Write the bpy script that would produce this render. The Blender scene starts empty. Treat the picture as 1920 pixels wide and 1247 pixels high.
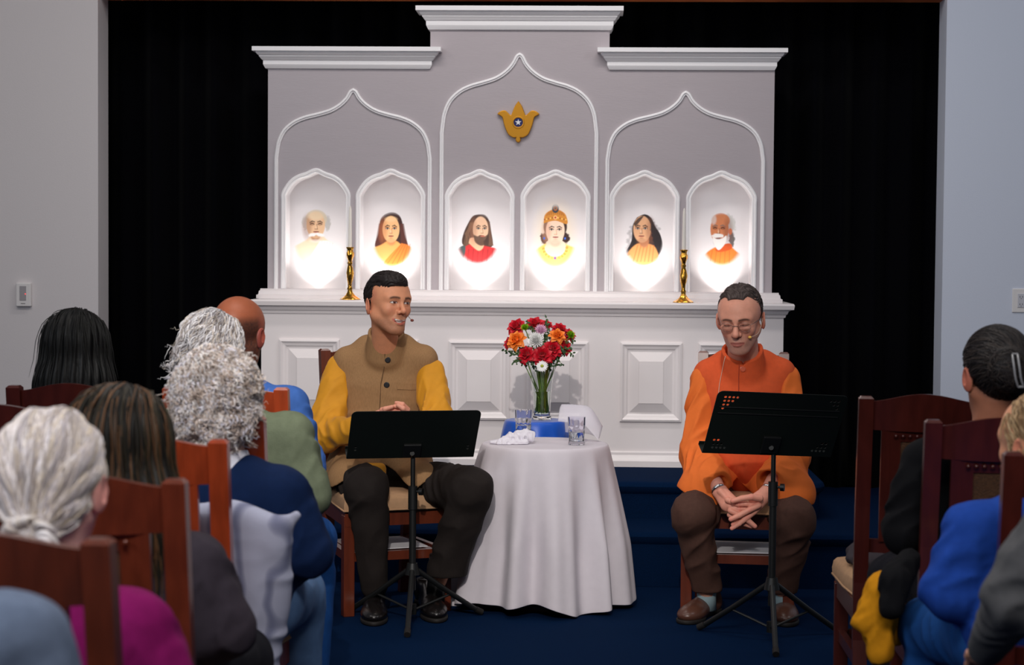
import bpy, bmesh, math, random
import numpy as np
from mathutils import Vector, Matrix
random.seed(7); np.random.seed(7)
SC = bpy.context.scene
COL = SC.collection
PI = math.pi
# ---------------------------------------------------------------- camera
F_PX = 3600.0; CAM_H = 1.44
cam_data = bpy.data.cameras.new('camera'); cam = bpy.data.objects.new('camera', cam_data); COL.objects.link(cam)
cam_data.sensor_width = 36.0; cam_data.lens = F_PX / 1920 * 36.0
cam_data.clip_start = 0.05; cam_data.clip_end = 60
cam.location = (0, 0, CAM_H)
_pitch = math.atan(153.5 / F_PX); _yaw = math.radians(2.4); _roll = math.radians(0.45)
CAM_M = Matrix.Rotation(_yaw, 4, 'Z') @ Matrix.Rotation(PI / 2 - _pitch, 4, 'X') @ Matrix.Rotation(_roll, 4, 'Z')
cam.matrix_world = Matrix.Translation((0, 0, CAM_H)) @ CAM_M
cam_data.dof.use_dof = True; cam_data.dof.focus_distance = 7.7; cam_data.dof.aperture_fstop = 5.0
SC.camera = cam
# ---------------------------------------------------------------- exposure and world
SC.view_settings.view_transform = 'Standard'; SC.view_settings.look = 'None'
SC.view_settings.exposure = 0.0; SC.view_settings.gamma = 1.0
SC.view_settings.use_curve_mapping = False
world = bpy.data.worlds.new('world'); SC.world = world; world.use_nodes = True
_bg = world.node_tree.nodes['Background']; _bg.inputs[0].default_value = (0.80, 0.86, 1.0, 1); _bg.inputs[1].default_value = 0.13
# ---------------------------------------------------------------- lights of the hall, with added fills
def lamp(name, kind, loc, target, energy, color=(1, 1, 1), **kw):
    d = bpy.data.lights.new(name, kind); d.energy = energy; d.color = color
    for k, v in kw.items(): setattr(d, k, v)
    o = bpy.data.objects.new(name, d); COL.objects.link(o); o.location = loc
    if target is not None:
        o.rotation_euler = (Vector(target) - Vector(loc)).to_track_quat('-Z', 'Y').to_euler()
    return o
lamp('front_spot', 'SPOT', (-0.35, 0.2, 4.1), (-0.62, 8.2, 0.55), 980, (1.0, 0.94, 0.88), spot_size=math.radians(22), spot_blend=0.6, shadow_soft_size=0.05)
lamp('hall_ceiling_light', 'AREA', (-0.5, 5.8, 4.2), (-0.4, 8.6, 0.5), 22, (1.0, 0.94, 0.91), shape='RECTANGLE', size=3.0, size_y=1.0)
lamp('altar_downlight', 'AREA', (-0.3, 8.1, 3.7), (-0.3, 9.35, 0.5), 15, (1.0, 0.95, 0.92), shape='RECTANGLE', size=2.2, size_y=0.25, spread=math.radians(120))
lamp('rear_cool_fill', 'AREA', (-3.6, 1.0, 3.2), (-1.0, 4.6, 0.9), 30, (0.86, 0.92, 1.0), shape='RECTANGLE', size=1.6, size_y=1.6, spread=math.radians(110))  # unseen cool fill from the rear left, raised for the audience's backs
lamp('rear_fill', 'AREA', (0.0, 1.2, 3.6), (-0.3, 4.2, 0.7), 24, (1.0, 0.95, 0.92), shape='RECTANGLE', size=2.5, size_y=0.8, spread=math.radians(80))  # added fill behind the rows, brightens the audience seen from behind
lamp('house_light', 'AREA', (-0.4, 5.6, 4.4), (-0.6, 4.1, 0.9), 26, (1.0, 0.94, 0.88), shape='RECTANGLE', size=2.4, size_y=0.6, spread=math.radians(110))
lamp('wall_fill_left', 'AREA', (-2.9, 6.6, 3.6), (-3.0, 9.4, 1.9), 15, (1.0, 0.93, 0.89), shape='RECTANGLE', size=1.0, size_y=0.5)  # added fill that washes the left wall, no fixture there
lamp('wall_fill_right', 'AREA', (2.6, 6.6, 3.6), (2.5, 9.4, 1.9), 17, (0.95, 0.96, 1.0), shape='RECTANGLE', size=1.0, size_y=0.5)  # added fill that washes the right wall, no fixture there

def s2l(c):
    def f(v):
        v /= 255.0
        return v / 12.92 if v <= 0.04045 else ((v + 0.055) / 1.055) ** 2.4
    return tuple(f(v) for v in c)
def cam_axes():
    R = CAM_M.to_3x3()
    return R
_R = cam_axes()
def ray(px, py):
    return _R @ Vector(((px - 960) / F_PX, -(py - 623.5) / F_PX, -1.0))
def W(px, py, Y):                     # the point at distance Y down the hall seen at this place of the photograph
    r = ray(px, py); t = Y / r.y
    return Vector((r.x * t, Y, CAM_H + r.z * t))
def WZ(px, py, z):                    # the point at height z seen there
    r = ray(px, py); t = (z - CAM_H) / r.z
    return Vector((r.x * t, r.y * t, z))
# ---------------------------------------------------------------- materials
MATS = {}
def mat(name, rgb, rough=0.6, metal=0.0, spec=0.5, noise=0.0, nscale=30, bump=0.0, bscale=200, sheen=0.0, attr=False,
        emit=None, estr=0.0, trans=0.0, ior=1.45, coat=0.0, sub=0.0, stretch=None, alpha=1.0, aniso=0.0):
    if name in MATS: return MATS[name]
    m = bpy.data.materials.new(name); m.use_nodes = True; nt = m.node_tree; N = nt.nodes; L = nt.links
    b = N['Principled BSDF']
    col = s2l(rgb) + (1,)
    b.inputs['Base Color'].default_value = col; b.inputs['Roughness'].default_value = rough
    b.inputs['Metallic'].default_value = metal; b.inputs['Specular IOR Level'].default_value = spec
    b.inputs['IOR'].default_value = ior; b.inputs['Transmission Weight'].default_value = trans
    b.inputs['Coat Weight'].default_value = coat; b.inputs['Coat Roughness'].default_value = 0.15
    b.inputs['Alpha'].default_value = alpha
    if sub: b.inputs['Subsurface Weight'].default_value = sub; b.inputs['Subsurface Radius'].default_value = (0.012, 0.005, 0.003); b.inputs['Subsurface Scale'].default_value = 1.0
    if sheen: b.inputs['Sheen Weight'].default_value = sheen; b.inputs['Sheen Roughness'].default_value = 0.4
    if emit: b.inputs['Emission Color'].default_value = s2l(emit) + (1,); b.inputs['Emission Strength'].default_value = estr
    tc = N.new('ShaderNodeTexCoord'); vec = tc.outputs['Object']
    if stretch:
        mp = N.new('ShaderNodeMapping'); mp.inputs['Scale'].default_value = stretch; L.new(vec, mp.inputs[0]); vec = mp.outputs[0]
    src = None
    if attr:
        a = N.new('ShaderNodeVertexColor'); a.layer_name = 'Col'; src = a.outputs[0]; L.new(src, b.inputs['Base Color'])
    if noise:
        n = N.new('ShaderNodeTexNoise'); n.inputs['Scale'].default_value = nscale; n.inputs['Detail'].default_value = 5; L.new(vec, n.inputs['Vector'])
        mr = N.new('ShaderNodeMapRange'); mr.inputs[1].default_value = 0.3; mr.inputs[2].default_value = 0.7
        mr.inputs[3].default_value = 1 - noise; mr.inputs[4].default_value = 1 + noise; L.new(n.outputs[0], mr.inputs[0])
        mx = N.new('ShaderNodeVectorMath'); mx.operation = 'SCALE'
        if src is None: mx.inputs[0].default_value = col[:3]
        else: L.new(src, mx.inputs[0])
        L.new(mr.outputs[0], mx.inputs['Scale']); L.new(mx.outputs[0], b.inputs['Base Color'])
    if bump:
        n2 = N.new('ShaderNodeTexNoise'); n2.inputs['Scale'].default_value = bscale; n2.inputs['Detail'].default_value = 4; L.new(vec, n2.inputs['Vector'])
        bp = N.new('ShaderNodeBump'); bp.inputs['Strength'].default_value = bump; bp.inputs['Distance'].default_value = 0.01
        L.new(n2.outputs[0], bp.inputs['Height']); L.new(bp.outputs[0], b.inputs['Normal'])
    MATS[name] = m; return m
# ---------------------------------------------------------------- object helpers
def tag(o, label=None, cat=None, group=None, kind=None):
    if label: o['label'] = label
    if cat: o['category'] = cat
    if group: o['group'] = group
    if kind: o['kind'] = kind
    return o
def empty(name, loc=(0, 0, 0), rz=0.0):
    o = bpy.data.objects.new(name, None); COL.objects.link(o); o.location = loc; o.rotation_euler = (0, 0, rz)
    o.empty_display_size = 0.1
    return o
def mesh_obj(name, verts, faces, m, parent=None, smooth=True, colors=None, local=False):
    me = bpy.data.meshes.new(name)
    verts = np.asarray(verts, dtype=np.float64)
    me.from_pydata([tuple(v) for v in verts], [], [tuple(int(i) for i in f) for f in faces]); me.update()
    if smooth: me.polygons.foreach_set('use_smooth', [True] * len(me.polygons))
    if colors is not None:
        ca = me.color_attributes.new('Col', 'FLOAT_COLOR', 'POINT')
        c = np.ones((len(verts), 4)); c[:, :3] = colors; ca.data.foreach_set('color', c.ravel())
    me.materials.append(m)
    o = bpy.data.objects.new(name, me); COL.objects.link(o)
    if parent is not None:
        o.parent = parent
        if not local:
            PW = world_mat(parent); o.matrix_parent_inverse = PW.inverted()
    return o
def world_mat(o):
    M = Matrix.LocRotScale(o.location, o.rotation_euler, o.scale)
    if o.parent is not None: M = world_mat(o.parent) @ o.matrix_parent_inverse @ M
    return M
class MB:
    """collects pieces of one part"""
    def __init__(s): s.v = []; s.f = []; s.c = []
    def add(s, verts, faces, col=None):
        n = len(s.v); s.v += [tuple(v) for v in verts]; s.f += [tuple(i + n for i in f) for f in faces]
        if col is not None: s.c += [col] * len(verts)
        return s
    def box(s, lo, hi, M=None, bev=0.0):
        lo = Vector(lo); hi = Vector(hi)
        if bev > 0:
            bm = bmesh.new(); bmesh.ops.create_cube(bm, size=1.0)
            c = (lo + hi) / 2; d = hi - lo
            for v in bm.verts: v.co = Vector((v.co.x * d.x, v.co.y * d.y, v.co.z * d.z)) + c
            bmesh.ops.bevel(bm, geom=list(bm.edges), offset=bev, segments=2, affect='EDGES', profile=0.5)
            bm.verts.index_update()
            vs = [v.co.copy() for v in bm.verts]; fs = [[v.index for v in f.verts] for f in bm.faces]; bm.free()
        else:
            x0, y0, z0 = lo; x1, y1, z1 = hi
            vs = [Vector(p) for p in ((x0,y0,z0),(x1,y0,z0),(x1,y1,z0),(x0,y1,z0),(x0,y0,z1),(x1,y0,z1),(x1,y1,z1),(x0,y1,z1))]
            fs = [(0,3,2,1),(4,5,6,7),(0,1,5,4),(1,2,6,5),(2,3,7,6),(3,0,4,7)]
        if M is not None: vs = [M @ v for v in vs]
        return s.add(vs, fs)
    def tube(s, pts, r, n=10, cap=True, flat=None, col=None):
        pts = [Vector(p) for p in pts]; rs = r if hasattr(r, '__len__') else [r] * len(pts)
        V = []; Fc = []; prev = None
        for i, p in enumerate(pts):
            t = (pts[min(i + 1, len(pts) - 1)] - pts[max(i - 1, 0)]).normalized()
            if prev is None:
                a = Vector((0, 0, 1)) if abs(t.z) < 0.9 else Vector((1, 0, 0))
                u = t.cross(a).normalized()
            else:
                u = (prev - t * prev.dot(t)).normalized()
            prev = u; w = t.cross(u)
            for k in range(n):
                an = 2 * PI * k / n
                V.append(p + (u * math.cos(an) + w * math.sin(an)) * rs[i])
        for i in range(len(pts) - 1):
            for k in range(n):
                a = i * n + k; b = i * n + (k + 1) % n
                Fc.append((a, b, b + n, a + n))
        if cap:
            Fc.append(tuple(range(n - 1, -1, -1))); Fc.append(tuple((len(pts) - 1) * n + k for k in range(n)))
        return s.add(V, Fc, col)
    def lathe(s, prof, c=(0, 0, 0), n=32, cap=True, wob=None, axis=None):
        c = Vector(c); V = []; Fc = []
        for i, (r, z) in enumerate(prof):
            for k in range(n):
                an = 2 * PI * k / n; rr = r * (wob(an, z) if wob else 1)
                V.append(c + Vector((rr * math.cos(an), rr * math.sin(an), z)))
        for i in range(len(prof) - 1):
            for k in range(n):
                a = i * n + k; b = i * n + (k + 1) % n
                Fc.append((a, b, b + n, a + n))
        if cap:
            Fc.append(tuple(range(n - 1, -1, -1))); Fc.append(tuple((len(prof) - 1) * n + k for k in range(n)))
        if axis is not None: V = [axis @ (v - c) + c for v in V]
        return s.add(V, Fc)
    def ball(s, c, r, n=12, sc=(1, 1, 1), M=None, col=None):
        c = Vector(c); V = []; Fc = []; m = n // 2
        for i in range(m + 1):
            th = PI * i / m
            for k in range(n):
                ph = 2 * PI * k / n
                v = Vector((math.sin(th) * math.cos(ph) * sc[0], math.sin(th) * math.sin(ph) * sc[1], math.cos(th) * sc[2])) * r
                if M is not None: v = M @ v
                V.append(c + v)
        for i in range(m):
            for k in range(n):
                a = i * n + k; b = i * n + (k + 1) % n
                Fc.append((a, a + n, b + n, b))
        return s.add(V, Fc, col)
    def build(s, name, m, parent=None, smooth=False, local=False, recalc=True):
        o = mesh_obj(name, s.v, s.f, m, parent, smooth=smooth, colors=(s.c if s.c and len(s.c) == len(s.v) else None), local=local)
        if recalc:
            bm = bmesh.new(); bm.from_mesh(o.data); bmesh.ops.recalc_face_normals(bm, faces=bm.faces[:]); bm.to_mesh(o.data); bm.free()
        if smooth == 'auto':
            o.data.set_sharp_from_angle(angle=math.radians(38))
        return o
def catmull(P, n=8):
    P = [np.array(p, float) for p in P]; out = []
    for i in range(len(P) - 1):
        p0 = P[max(i - 1, 0)]; p1 = P[i]; p2 = P[i + 1]; p3 = P[min(i + 2, len(P) - 1)]
        for k in range(n):
            t = k / n
            out.append(0.5 * ((2 * p1) + (-p0 + p2) * t + (2 * p0 - 5 * p1 + 4 * p2 - p3) * t * t + (-p0 + 3 * p1 - 3 * p2 + p3) * t ** 3))
    out.append(P[-1]); return [tuple(p) for p in out]
def plate(loops, depth, name, m, parent=None, bevel=0.0, M=None):
    """flat plate from outlines (first is the rim, others are holes) in the x,z plane, extruded towards +y"""
    cu = bpy.data.curves.new(name, 'CURVE'); cu.dimensions = '2D'; cu.fill_mode = 'BOTH'
    for lp in loops:
        sp = cu.splines.new('POLY'); sp.points.add(len(lp) - 1)
        for i, p in enumerate(lp): sp.points[i].co = (p[0], p[1], 0, 1)
        sp.use_cyclic_u = True
    cu.extrude = depth / 2; cu.bevel_depth = bevel; cu.bevel_resolution = 2; cu.offset = -bevel
    tmp = bpy.data.objects.new('tmp', cu); COL.objects.link(tmp)
    dg = bpy.context.evaluated_depsgraph_get(); me = bpy.data.meshes.new_from_object(tmp.evaluated_get(dg))
    T = Matrix.Translation((0, depth / 2, 0)) @ Matrix.Rotation(PI / 2, 4, 'X')
    if M is not None: T = M @ T
    vs = [T @ v.co for v in me.vertices]; fs = [list(p.vertices) for p in me.polygons]
    bpy.data.objects.remove(tmp); bpy.data.curves.remove(cu); bpy.data.meshes.remove(me)
    b = MB(); b.add(vs, fs)
    return b.build(name, m, parent) if name else b
def sweep2d(path, prof, y, closed=False):
    """sweep a profile [(out, fwd)] along a path in the x,z plane; fwd is towards the camera (-y)"""
    P = [np.array(p, float) for p in path]; V = []; Fc = []; n = len(prof)
    for i, p in enumerate(P):
        a = P[(i - 1) % len(P)] if (closed or i > 0) else p; b = P[(i + 1) % len(P)] if (closed or i < len(P) - 1) else p
        d1 = p - a; d2 = b - p
        l1 = np.linalg.norm(d1); l2 = np.linalg.norm(d2)
        if l1 < 1e-9: d1 = d2; l1 = l2
        if l2 < 1e-9: d2 = d1; l2 = l1
        d1 = d1 / l1; d2 = d2 / l2; t = d1 + d2; t /= np.linalg.norm(t)
        nrm = np.array([-t[1], t[0]]); k = 1 / max(0.5, nrm @ np.array([-d2[1], d2[0]]))
        for (o, f) in prof:
            q = p + nrm * o * k
            V.append((q[0], y - f, q[1]))
    m = len(P)
    for i in range(m if closed else m - 1):
        for j in range(n - 1):
            a = i * n + j; b = ((i + 1) % m) * n + j
            Fc.append((a, b, b + 1, a + 1))
    return V, Fc
# ================================================================ THE SETTING
Z1 = 0.237; Z2 = 0.403                       # tops of the two carpeted levels
Y_R1 = 8.215; Y_R2 = 8.62; Y_ALT = 9.26; Y_UP = 9.50; Y_CUR = 9.92; Y_WALL = 9.4
m_carpet = mat('blue_carpet', (8, 30, 60), 0.95, noise=0.25, nscale=260, bump=0.5, bscale=500, spec=0.03)
m_wall = mat('wall_paint', (226, 220, 220), 0.7, bump=0.06, bscale=160)
m_wall2 = mat('wall_paint_cool', (216, 222, 236), 0.7, bump=0.06, bscale=160)
m_white = mat('altar_paint', (228, 221, 221), 0.35, noise=0.012, nscale=6, bump=0.03, bscale=60)
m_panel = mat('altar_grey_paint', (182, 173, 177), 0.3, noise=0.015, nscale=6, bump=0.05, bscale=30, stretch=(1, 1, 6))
m_trim = mat('altar_trim_lit_white', (248, 246, 247), 0.3)  # white trim, whitened further in place of light from below on the mouldings
m_velvet = mat('black_velvet', (7, 7, 11), 0.95, spec=0.05, sheen=0.03)
m_beam = mat('beam_wood', (200, 110, 60), 0.5, noise=0.2, nscale=6)
xL = W(184, 400, Y_WALL).x; xR = W(1769, 400, Y_WALL).x
def struct(b, name, m, **kw):
    o = b.build(name, m, **kw); o['kind'] = 'structure'; return o
struct(MB().box((-6, -2, -0.1), (6, 10.4, 0)), 'floor', m_carpet)
struct(MB().box((-6, Y_WALL, 0), (xL, Y_WALL + 0.2, 3.6)), 'wall_left', m_wall)
struct(MB().box((xR, Y_WALL, 0), (6, Y_WALL + 0.2, 3.6)), 'wall_right', m_wall2)
struct(MB().box((xL, 10.15, 0), (xR, 10.3, 3.6)), 'wall_back', m_velvet)
zb = W(960, 2.5, Y_WALL + 0.1).z
struct(MB().box((xL, Y_WALL + 0.05, zb + 0.012), (xR, Y_WALL + 0.2, zb + 0.4)), 'trim_1', m_beam)
# stage: lower step and upper platform, rounded corners
def rounded_slab(x0, x1, y0, y1, z0, z1, rad, nose=0.018):
    out = [(x1, y1), (x0, y1)]
    for k in range(9):
        a = PI + (PI / 2) * k / 8; out.append((x0 + rad + rad * math.cos(a), y0 + rad + rad * math.sin(a)))
    for k in range(9):
        a = 1.5 * PI + (PI / 2) * k / 8; out.append((x1 - rad + rad * math.cos(a), y0 + rad + rad * math.sin(a)))
    c = np.mean(out, axis=0)
    def ring(d, z):
        r = []
        for i, p in enumerate(out):
            a = np.array(out[i - 1]); q = np.array(p); e = np.array(out[(i + 1) % len(out)]); t = e - a; t = t / np.linalg.norm(t)
            nr = np.array((t[1], -t[0])); r.append((*(q + nr * d), z))
        return r
    rings = [ring(0, z0), ring(0, z1 - 0.055), ring(nose, z1 - 0.04), ring(nose + 0.006, z1 - 0.02), ring(nose, z1 - 0.006), ring(nose - 0.01, z1)]
    n = len(out); V = [p for r in rings for p in r]; Fc = []
    for i in range(len(rings) - 1):
        for k in range(n):
            a = i * n + k; b = i * n + (k + 1) % n; Fc.append((a, b, b + n, a + n))
    Fc.append(tuple(range((len(rings) - 1) * n, len(rings) * n))); Fc.append(tuple(range(n - 1, -1, -1)))
    return MB().add(V, Fc)
xa = W(1537, 905, Y_R2 + 0.12).x; xb = W(420, 905, Y_R2).x
o = struct(rounded_slab(xL - 0.5, xR + 0.1, Y_R1 + 0.02, 9.9, 0.0, Z1, 0.1), 'stage_step', m_carpet, smooth='auto')
o = struct(rounded_slab(xb, xa, Y_R2 + 0.02, 9.86, Z1, Z2, 0.12), 'stage_platform', m_carpet, smooth='auto')
# curtain
def curtain():
    n = 900; V = []; Fc = []; x0 = xL - 0.25; x1 = xR + 0.25; rows = (Z1, 1.0, 2.0, zb + 0.3)
    rnd = random.Random(3); ph = [rnd.uniform(0, 6.28) for _ in range(6)]
    for j, z in enumerate(rows):
        for i in range(n + 1):
            u = i / n; x = x0 + (x1 - x0) * u
            a = x * 34 + 1.4 * math.sin(x * 3.1 + ph[0]) + 0.9 * math.sin(x * 7.7 + ph[1])
            y = Y_CUR + 0.045 * math.sin(a) + 0.02 * math.sin(a * 0.53 + ph[2]) + 0.006 * math.sin(x * 11 + z * 2)
            V.append((x, y, z))
    for j in range(len(rows) - 1):
        for i in range(n):
            a = j * (n + 1) + i; Fc.append((a, a + 1, a + n + 2, a + n + 1))
    o = mesh_obj('curtain', V, Fc, m_velvet); m = o.modifiers.new('t', 'SOLIDIFY'); m.thickness = 0.004
    return tag(o, 'black velvet stage curtain hanging in folds behind the white altar', 'curtain')
curtain()
# ---------------------------------------------------------------- ALTAR
AC = W(976, 700, Y_ALT).x
altar = empty('altar', (AC, Y_ALT, Z2))
tag(altar, 'white painted altar with pointed arches, cornices, six lit niches and panelled base', 'altar')
hx = (W(1465, 700, Y_ALT).x - W(487, 700, Y_ALT).x) / 2
z_cnt = W(976, 566, Y_ALT - 0.05).z          # counter top
def zz(y, Y=Y_UP, x=976): return W(x, y, Y).z
def xx(x, y=400, Y=Y_UP): return W(x, y, Y).x
def step_prof(cx, hxx, yf, yb, prof, name, m, parent, left=True, right=True):
    """moulding that wraps front and both ends: prof = [(out, z)]"""
    V = []; Fc = []; n = len(prof)
    for (o_, z) in prof:
        V += [(cx - hxx - o_ * left, yb, z), (cx - hxx - o_ * left, yf - o_, z), (cx + hxx + o_ * right, yf - o_, z), (cx + hxx + o_ * right, yb, z)]
    for i in range(n - 1):
        for k in range(3): a = i * 4 + k; Fc.append((a, a + 1, a + 5, a + 4))
        a = i * 4; Fc.append((a + 3, a, a + 4, a + 7))
    Fc.append((3, 2, 1, 0)); a = (n - 1) * 4; Fc.append((a, a + 1, a + 2, a + 3))
    return MB().add(V, Fc).build(name, m, parent)
b = MB(); b.box((AC - hx, Y_ALT, Z2), (AC + hx, Y_UP + 0.25, z_cnt - 0.035)); b.build('lower_cabinet', m_white, altar)
# raised panels
def raised_panel(px0, px1, py0=640, py1=789):
    a = W(px0, py1, Y_ALT); c = W(px1, py0, Y_ALT); xm = (a.x + c.x) / 2; w = 57.5 * Y_ALT / F_PX; zt = zz(640, Y_ALT); zbm = zz(788, Y_ALT)
    xs0, xs1 = xm - w, xm + w
    V = []; Fc = []
    rings = [(0, 0), (0, 0.012), (0.010, 0.016), (0.020, 0.008), (0.030, 0.006), (0.040, -0.002), (0.088, 0.018), (0.090, 0.021)]
    for (ins, f) in rings:
        V += [(xs0 + ins, Y_ALT - f, zbm + ins), (xs1 - ins, Y_ALT - f, zbm + ins), (xs1 - ins, Y_ALT - f, zt - ins), (xs0 + ins, Y_ALT - f, zt - ins)]
    for i in range(len(rings) - 1):
        for k in range(4): p = i * 4; Fc.append((p + k, p + (k + 1) % 4, p + 4 + (k + 1) % 4, p + 4 + k))
    p = (len(rings) - 1) * 4; Fc.append((p, p + 1, p + 2, p + 3))
    MB().add(V, Fc).build('raised_panel', m_white, altar, recalc=False)
for x0, x1 in ((523, 637), (670, 784), (842, 954), (988, 1102), (1163, 1278), (1309, 1424)): raised_panel(x0, x1)
zb0 = Z2
step_prof(AC, hx, Y_ALT, Y_UP + 0.25, [(0.03, zb0), (0.03, zb0 + 0.028), (0.022, zb0 + 0.034), (0.018, zb0 + 0.05), (0.012, zb0 + 0.056), (0.012, zb0 + 0.068), (0.0, zb0 + 0.074)], 'base_moulding', m_white, altar)
zc = z_cnt
step_prof(AC, hx, Y_ALT, Y_UP + 0.25, [(0.0, zc - 0.068), (0.008, zc - 0.066), (0.010, zc - 0.054), (0.016, zc - 0.050), (0.022, zc - 0.036), (0.034, zc - 0.030), (0.045, zc - 0.027), (0.048, zc - 0.008), (0.044, zc)], 'counter', m_white, altar)
# ledge below the niches
hu = 1.268; ACU = (xx(502, 400) + xx(1449, 400)) / 2; hu = (xx(1449) - xx(502)) / 2
z_led = zz(545)
step_prof(ACU, hu + 0.004, Y_UP, Y_UP + 0.004, [(0.045, zc), (0.045, zc + 0.016), (0.036, zc + 0.020), (0.034, z_led - 0.012), (0.028, z_led - 0.008), (0.028, z_led)], 'ledge', m_white, altar)
# upper panel with niche openings
NX = (592, 732, 899, 1041, 1208, 1352)
OG_N = [(1, 0), (.996, .2), (.9, .41), (.744, .627), (.53, .784), (.298, .87), (.163, .94), (.075, .985), (0, 1)]
OG_O = [(1, 0), (.99, .09), (.964, .25), (.893, .41), (.768, .53), (.625, .60), (.464, .646), (.304, .70), (.179, .78), (.089, .876), (.036, .973), (0, 1)]
def ogee(cx, w, z0, zs, za, sh):
    h = [(cx - w * a, zs + (za - zs) * t) for a, t in sh]; h = catmull(h, 5)
    r = [(2 * cx - a, t) for a, t in h[::-1]][1:]
    return [(cx - w, z0)] + h + r + [(cx + w, z0)]
niches = []
for px in NX:
    cx = W(px, 440, Y_UP).x; niches.append((cx, ogee(cx, 61.5 * Y_UP / F_PX, z_led + 0.001, zz(378), zz(322), OG_N)))
x0 = xx(502); x1 = xx(1449); zside = zz(127); ztop = zz(55); t0 = xx(807, 70); t1 = xx(1143, 70)
outline = [(x0, zc), (x1, zc), (x1, zside), (t1, zside), (t1, ztop), (t0, ztop), (t0, zside), (x0, zside)]
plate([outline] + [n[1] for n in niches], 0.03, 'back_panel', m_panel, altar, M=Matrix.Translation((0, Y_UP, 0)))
b = MB(); b.box((x0, Y_UP + 0.13, zc), (x1, Y_UP + 0.15, zside)); b.box((x0, Y_UP + 0.03, zc), (x0 + 0.02, Y_UP + 0.13, zside)); b.box((x1 - 0.02, Y_UP + 0.03, zc), (x1, Y_UP + 0.13, zside))
b.box((t0, Y_UP + 0.03, zside), (t1, Y_UP + 0.15, ztop)); b.build('carcase', m_white, altar)
BEAD = [(-0.011, 0), (-0.011, 0.006), (-0.008, 0.009), (-0.005, 0.007), (-0.003, 0.011), (0.0, 0.0135), (0.004, 0.0135), (0.008, 0.011), (0.010, 0.006), (0.010, 0)]
m_inner = mat('niche_paint', (232, 227, 228), 0.5)
for cx, path in niches:
    V, Fc = sweep2d(path, [(o_, f) for o_, f in [(-0.013, -0.03), (-0.013, 0.002), (-0.009, 0.006), (-0.004, 0.004), (0.0, 0.010), (0.005, 0.012), (0.010, 0.009), (0.012, 0)]], Y_UP)
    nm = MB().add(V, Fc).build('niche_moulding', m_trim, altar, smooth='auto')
    V, Fc = sweep2d([(cx + (a - cx) * 0.985, t) for a, t in path], [(0, -0.002), (0, -0.07), (-0.006, -0.088), (-0.016, -0.098), (-0.03, -0.10)], Y_UP)
    MB().add(V, Fc).build('niche_lining', m_inner, nm, smooth='auto')
    bk = MB(); lo = path[0][0] - 0.004; hi = path[-1][0] + 0.004
    bk.box((lo, Y_UP + 0.10, zc), (hi, Y_UP + 0.106, zz(318))); bk.build('niche_back', m_inner, nm)
for cx_, y_s, y_a in ((661.5, 300, 171), (972, 250, 103), (1283.5, 300, 173)):
    cx = xx(cx_); V, Fc = sweep2d(ogee(cx, 145 * Y_UP / F_PX, z_led, zz(y_s), zz(y_a), OG_O), BEAD, Y_UP)
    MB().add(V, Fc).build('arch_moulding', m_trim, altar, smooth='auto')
def cornice(xa_, xb_, ytop, ybot):
    zt = zz(ytop); zb_ = zz(ybot); h = zt - zb_
    cx = (xa_ + xb_) / 2; hh = (xb_ - xa_) / 2
    P = [(0.0, 0), (0.012, 0.02), (0.018, 0.12), (0.022, 0.2), (0.022, 0.38), (0.028, 0.42), (0.036, 0.52), (0.040, 0.56), (0.040, 0.60), (0.048, 0.66), (0.054, 0.74), (0.054, 0.79), (0.070, 0.80), (0.070, 1.0)]
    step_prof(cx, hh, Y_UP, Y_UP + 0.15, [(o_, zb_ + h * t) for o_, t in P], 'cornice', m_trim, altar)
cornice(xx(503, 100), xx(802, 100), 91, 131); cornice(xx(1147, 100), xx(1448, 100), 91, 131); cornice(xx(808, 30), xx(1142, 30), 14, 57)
# niche lamps
m_lamp = mat('lamp_lens', (255, 244, 230), 0.3, emit=(255, 240, 225), estr=6)
for cx, path in niches:
    b = MB(); b.lathe([(0.02, 0), (0.022, 0.006), (0.016, 0.012), (0.0, 0.013)], (cx, Y_UP + 0.045, zc + 0.004), 16); b.build('niche_lamp', m_lamp, altar)
    for yy, en, tz in ((Y_UP + 0.040, 6.2, 0.4), (Y_UP + 0.080, 0.7, 0.6)):
        l = lamp('niche_spot', 'SPOT', (cx, yy, zc + 0.03), (cx, Y_UP + 0.085, zc + tz), en, (1.0, 0.965, 0.93), spot_size=math.radians(110 if tz == 0.4 else 70), spot_blend=1.0, shadow_soft_size=0.008)
        l.parent = altar; l.matrix_parent_inverse = world_mat(altar).inverted()
# emblem
m_gold = mat('emblem_gold', (214, 150, 50), 0.28, metal=0.9)
m_enam = mat('blue_enamel', (24, 34, 96), 0.3)
m_star = mat('white_enamel', (235, 235, 240), 0.4)
ec = W(972, 229, Y_UP); u = 37 * Y_UP / F_PX / 37
def E(dx, dy): return (ec.x + dx * u, ec.z - dy * u)
half = [(0, -39), (-7, -29), (-12, -16), (-15, -13), (-24, -21), (-33, -20), (-39, -15), (-35, -12), (-30, -8), (-27, 4), (-23, 15), (-18, 24), (-9, 29), (-4, 29), (-5, 33), (-3, 37), (0, 38)]
lh = catmull(half, 4); lp = [E(*p) for p in lh] + [E(-p[0], p[1]) for p in lh[::-1][1:-1]]
emb = plate([lp], 0.012, 'emblem', m_gold, altar, bevel=0.003, M=Matrix.Translation((0, Y_UP - 0.016, 0)))
ring = lambda r, n=28, c=(0, 1): [E(c[0] + r * math.cos(2 * PI * k / n), c[1] + r * math.sin(2 * PI * k / n)) for k in range(n)]
plate([ring(11.6), ring(8.6)], 0.008, 'emblem_ring', m_gold, emb, bevel=0.0015, M=Matrix.Translation((0, Y_UP - 0.022, 0)))
plate([ring(8.8)], 0.004, 'emblem_disc', m_enam, emb, M=Matrix.Translation((0, Y_UP - 0.020, 0)))
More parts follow.
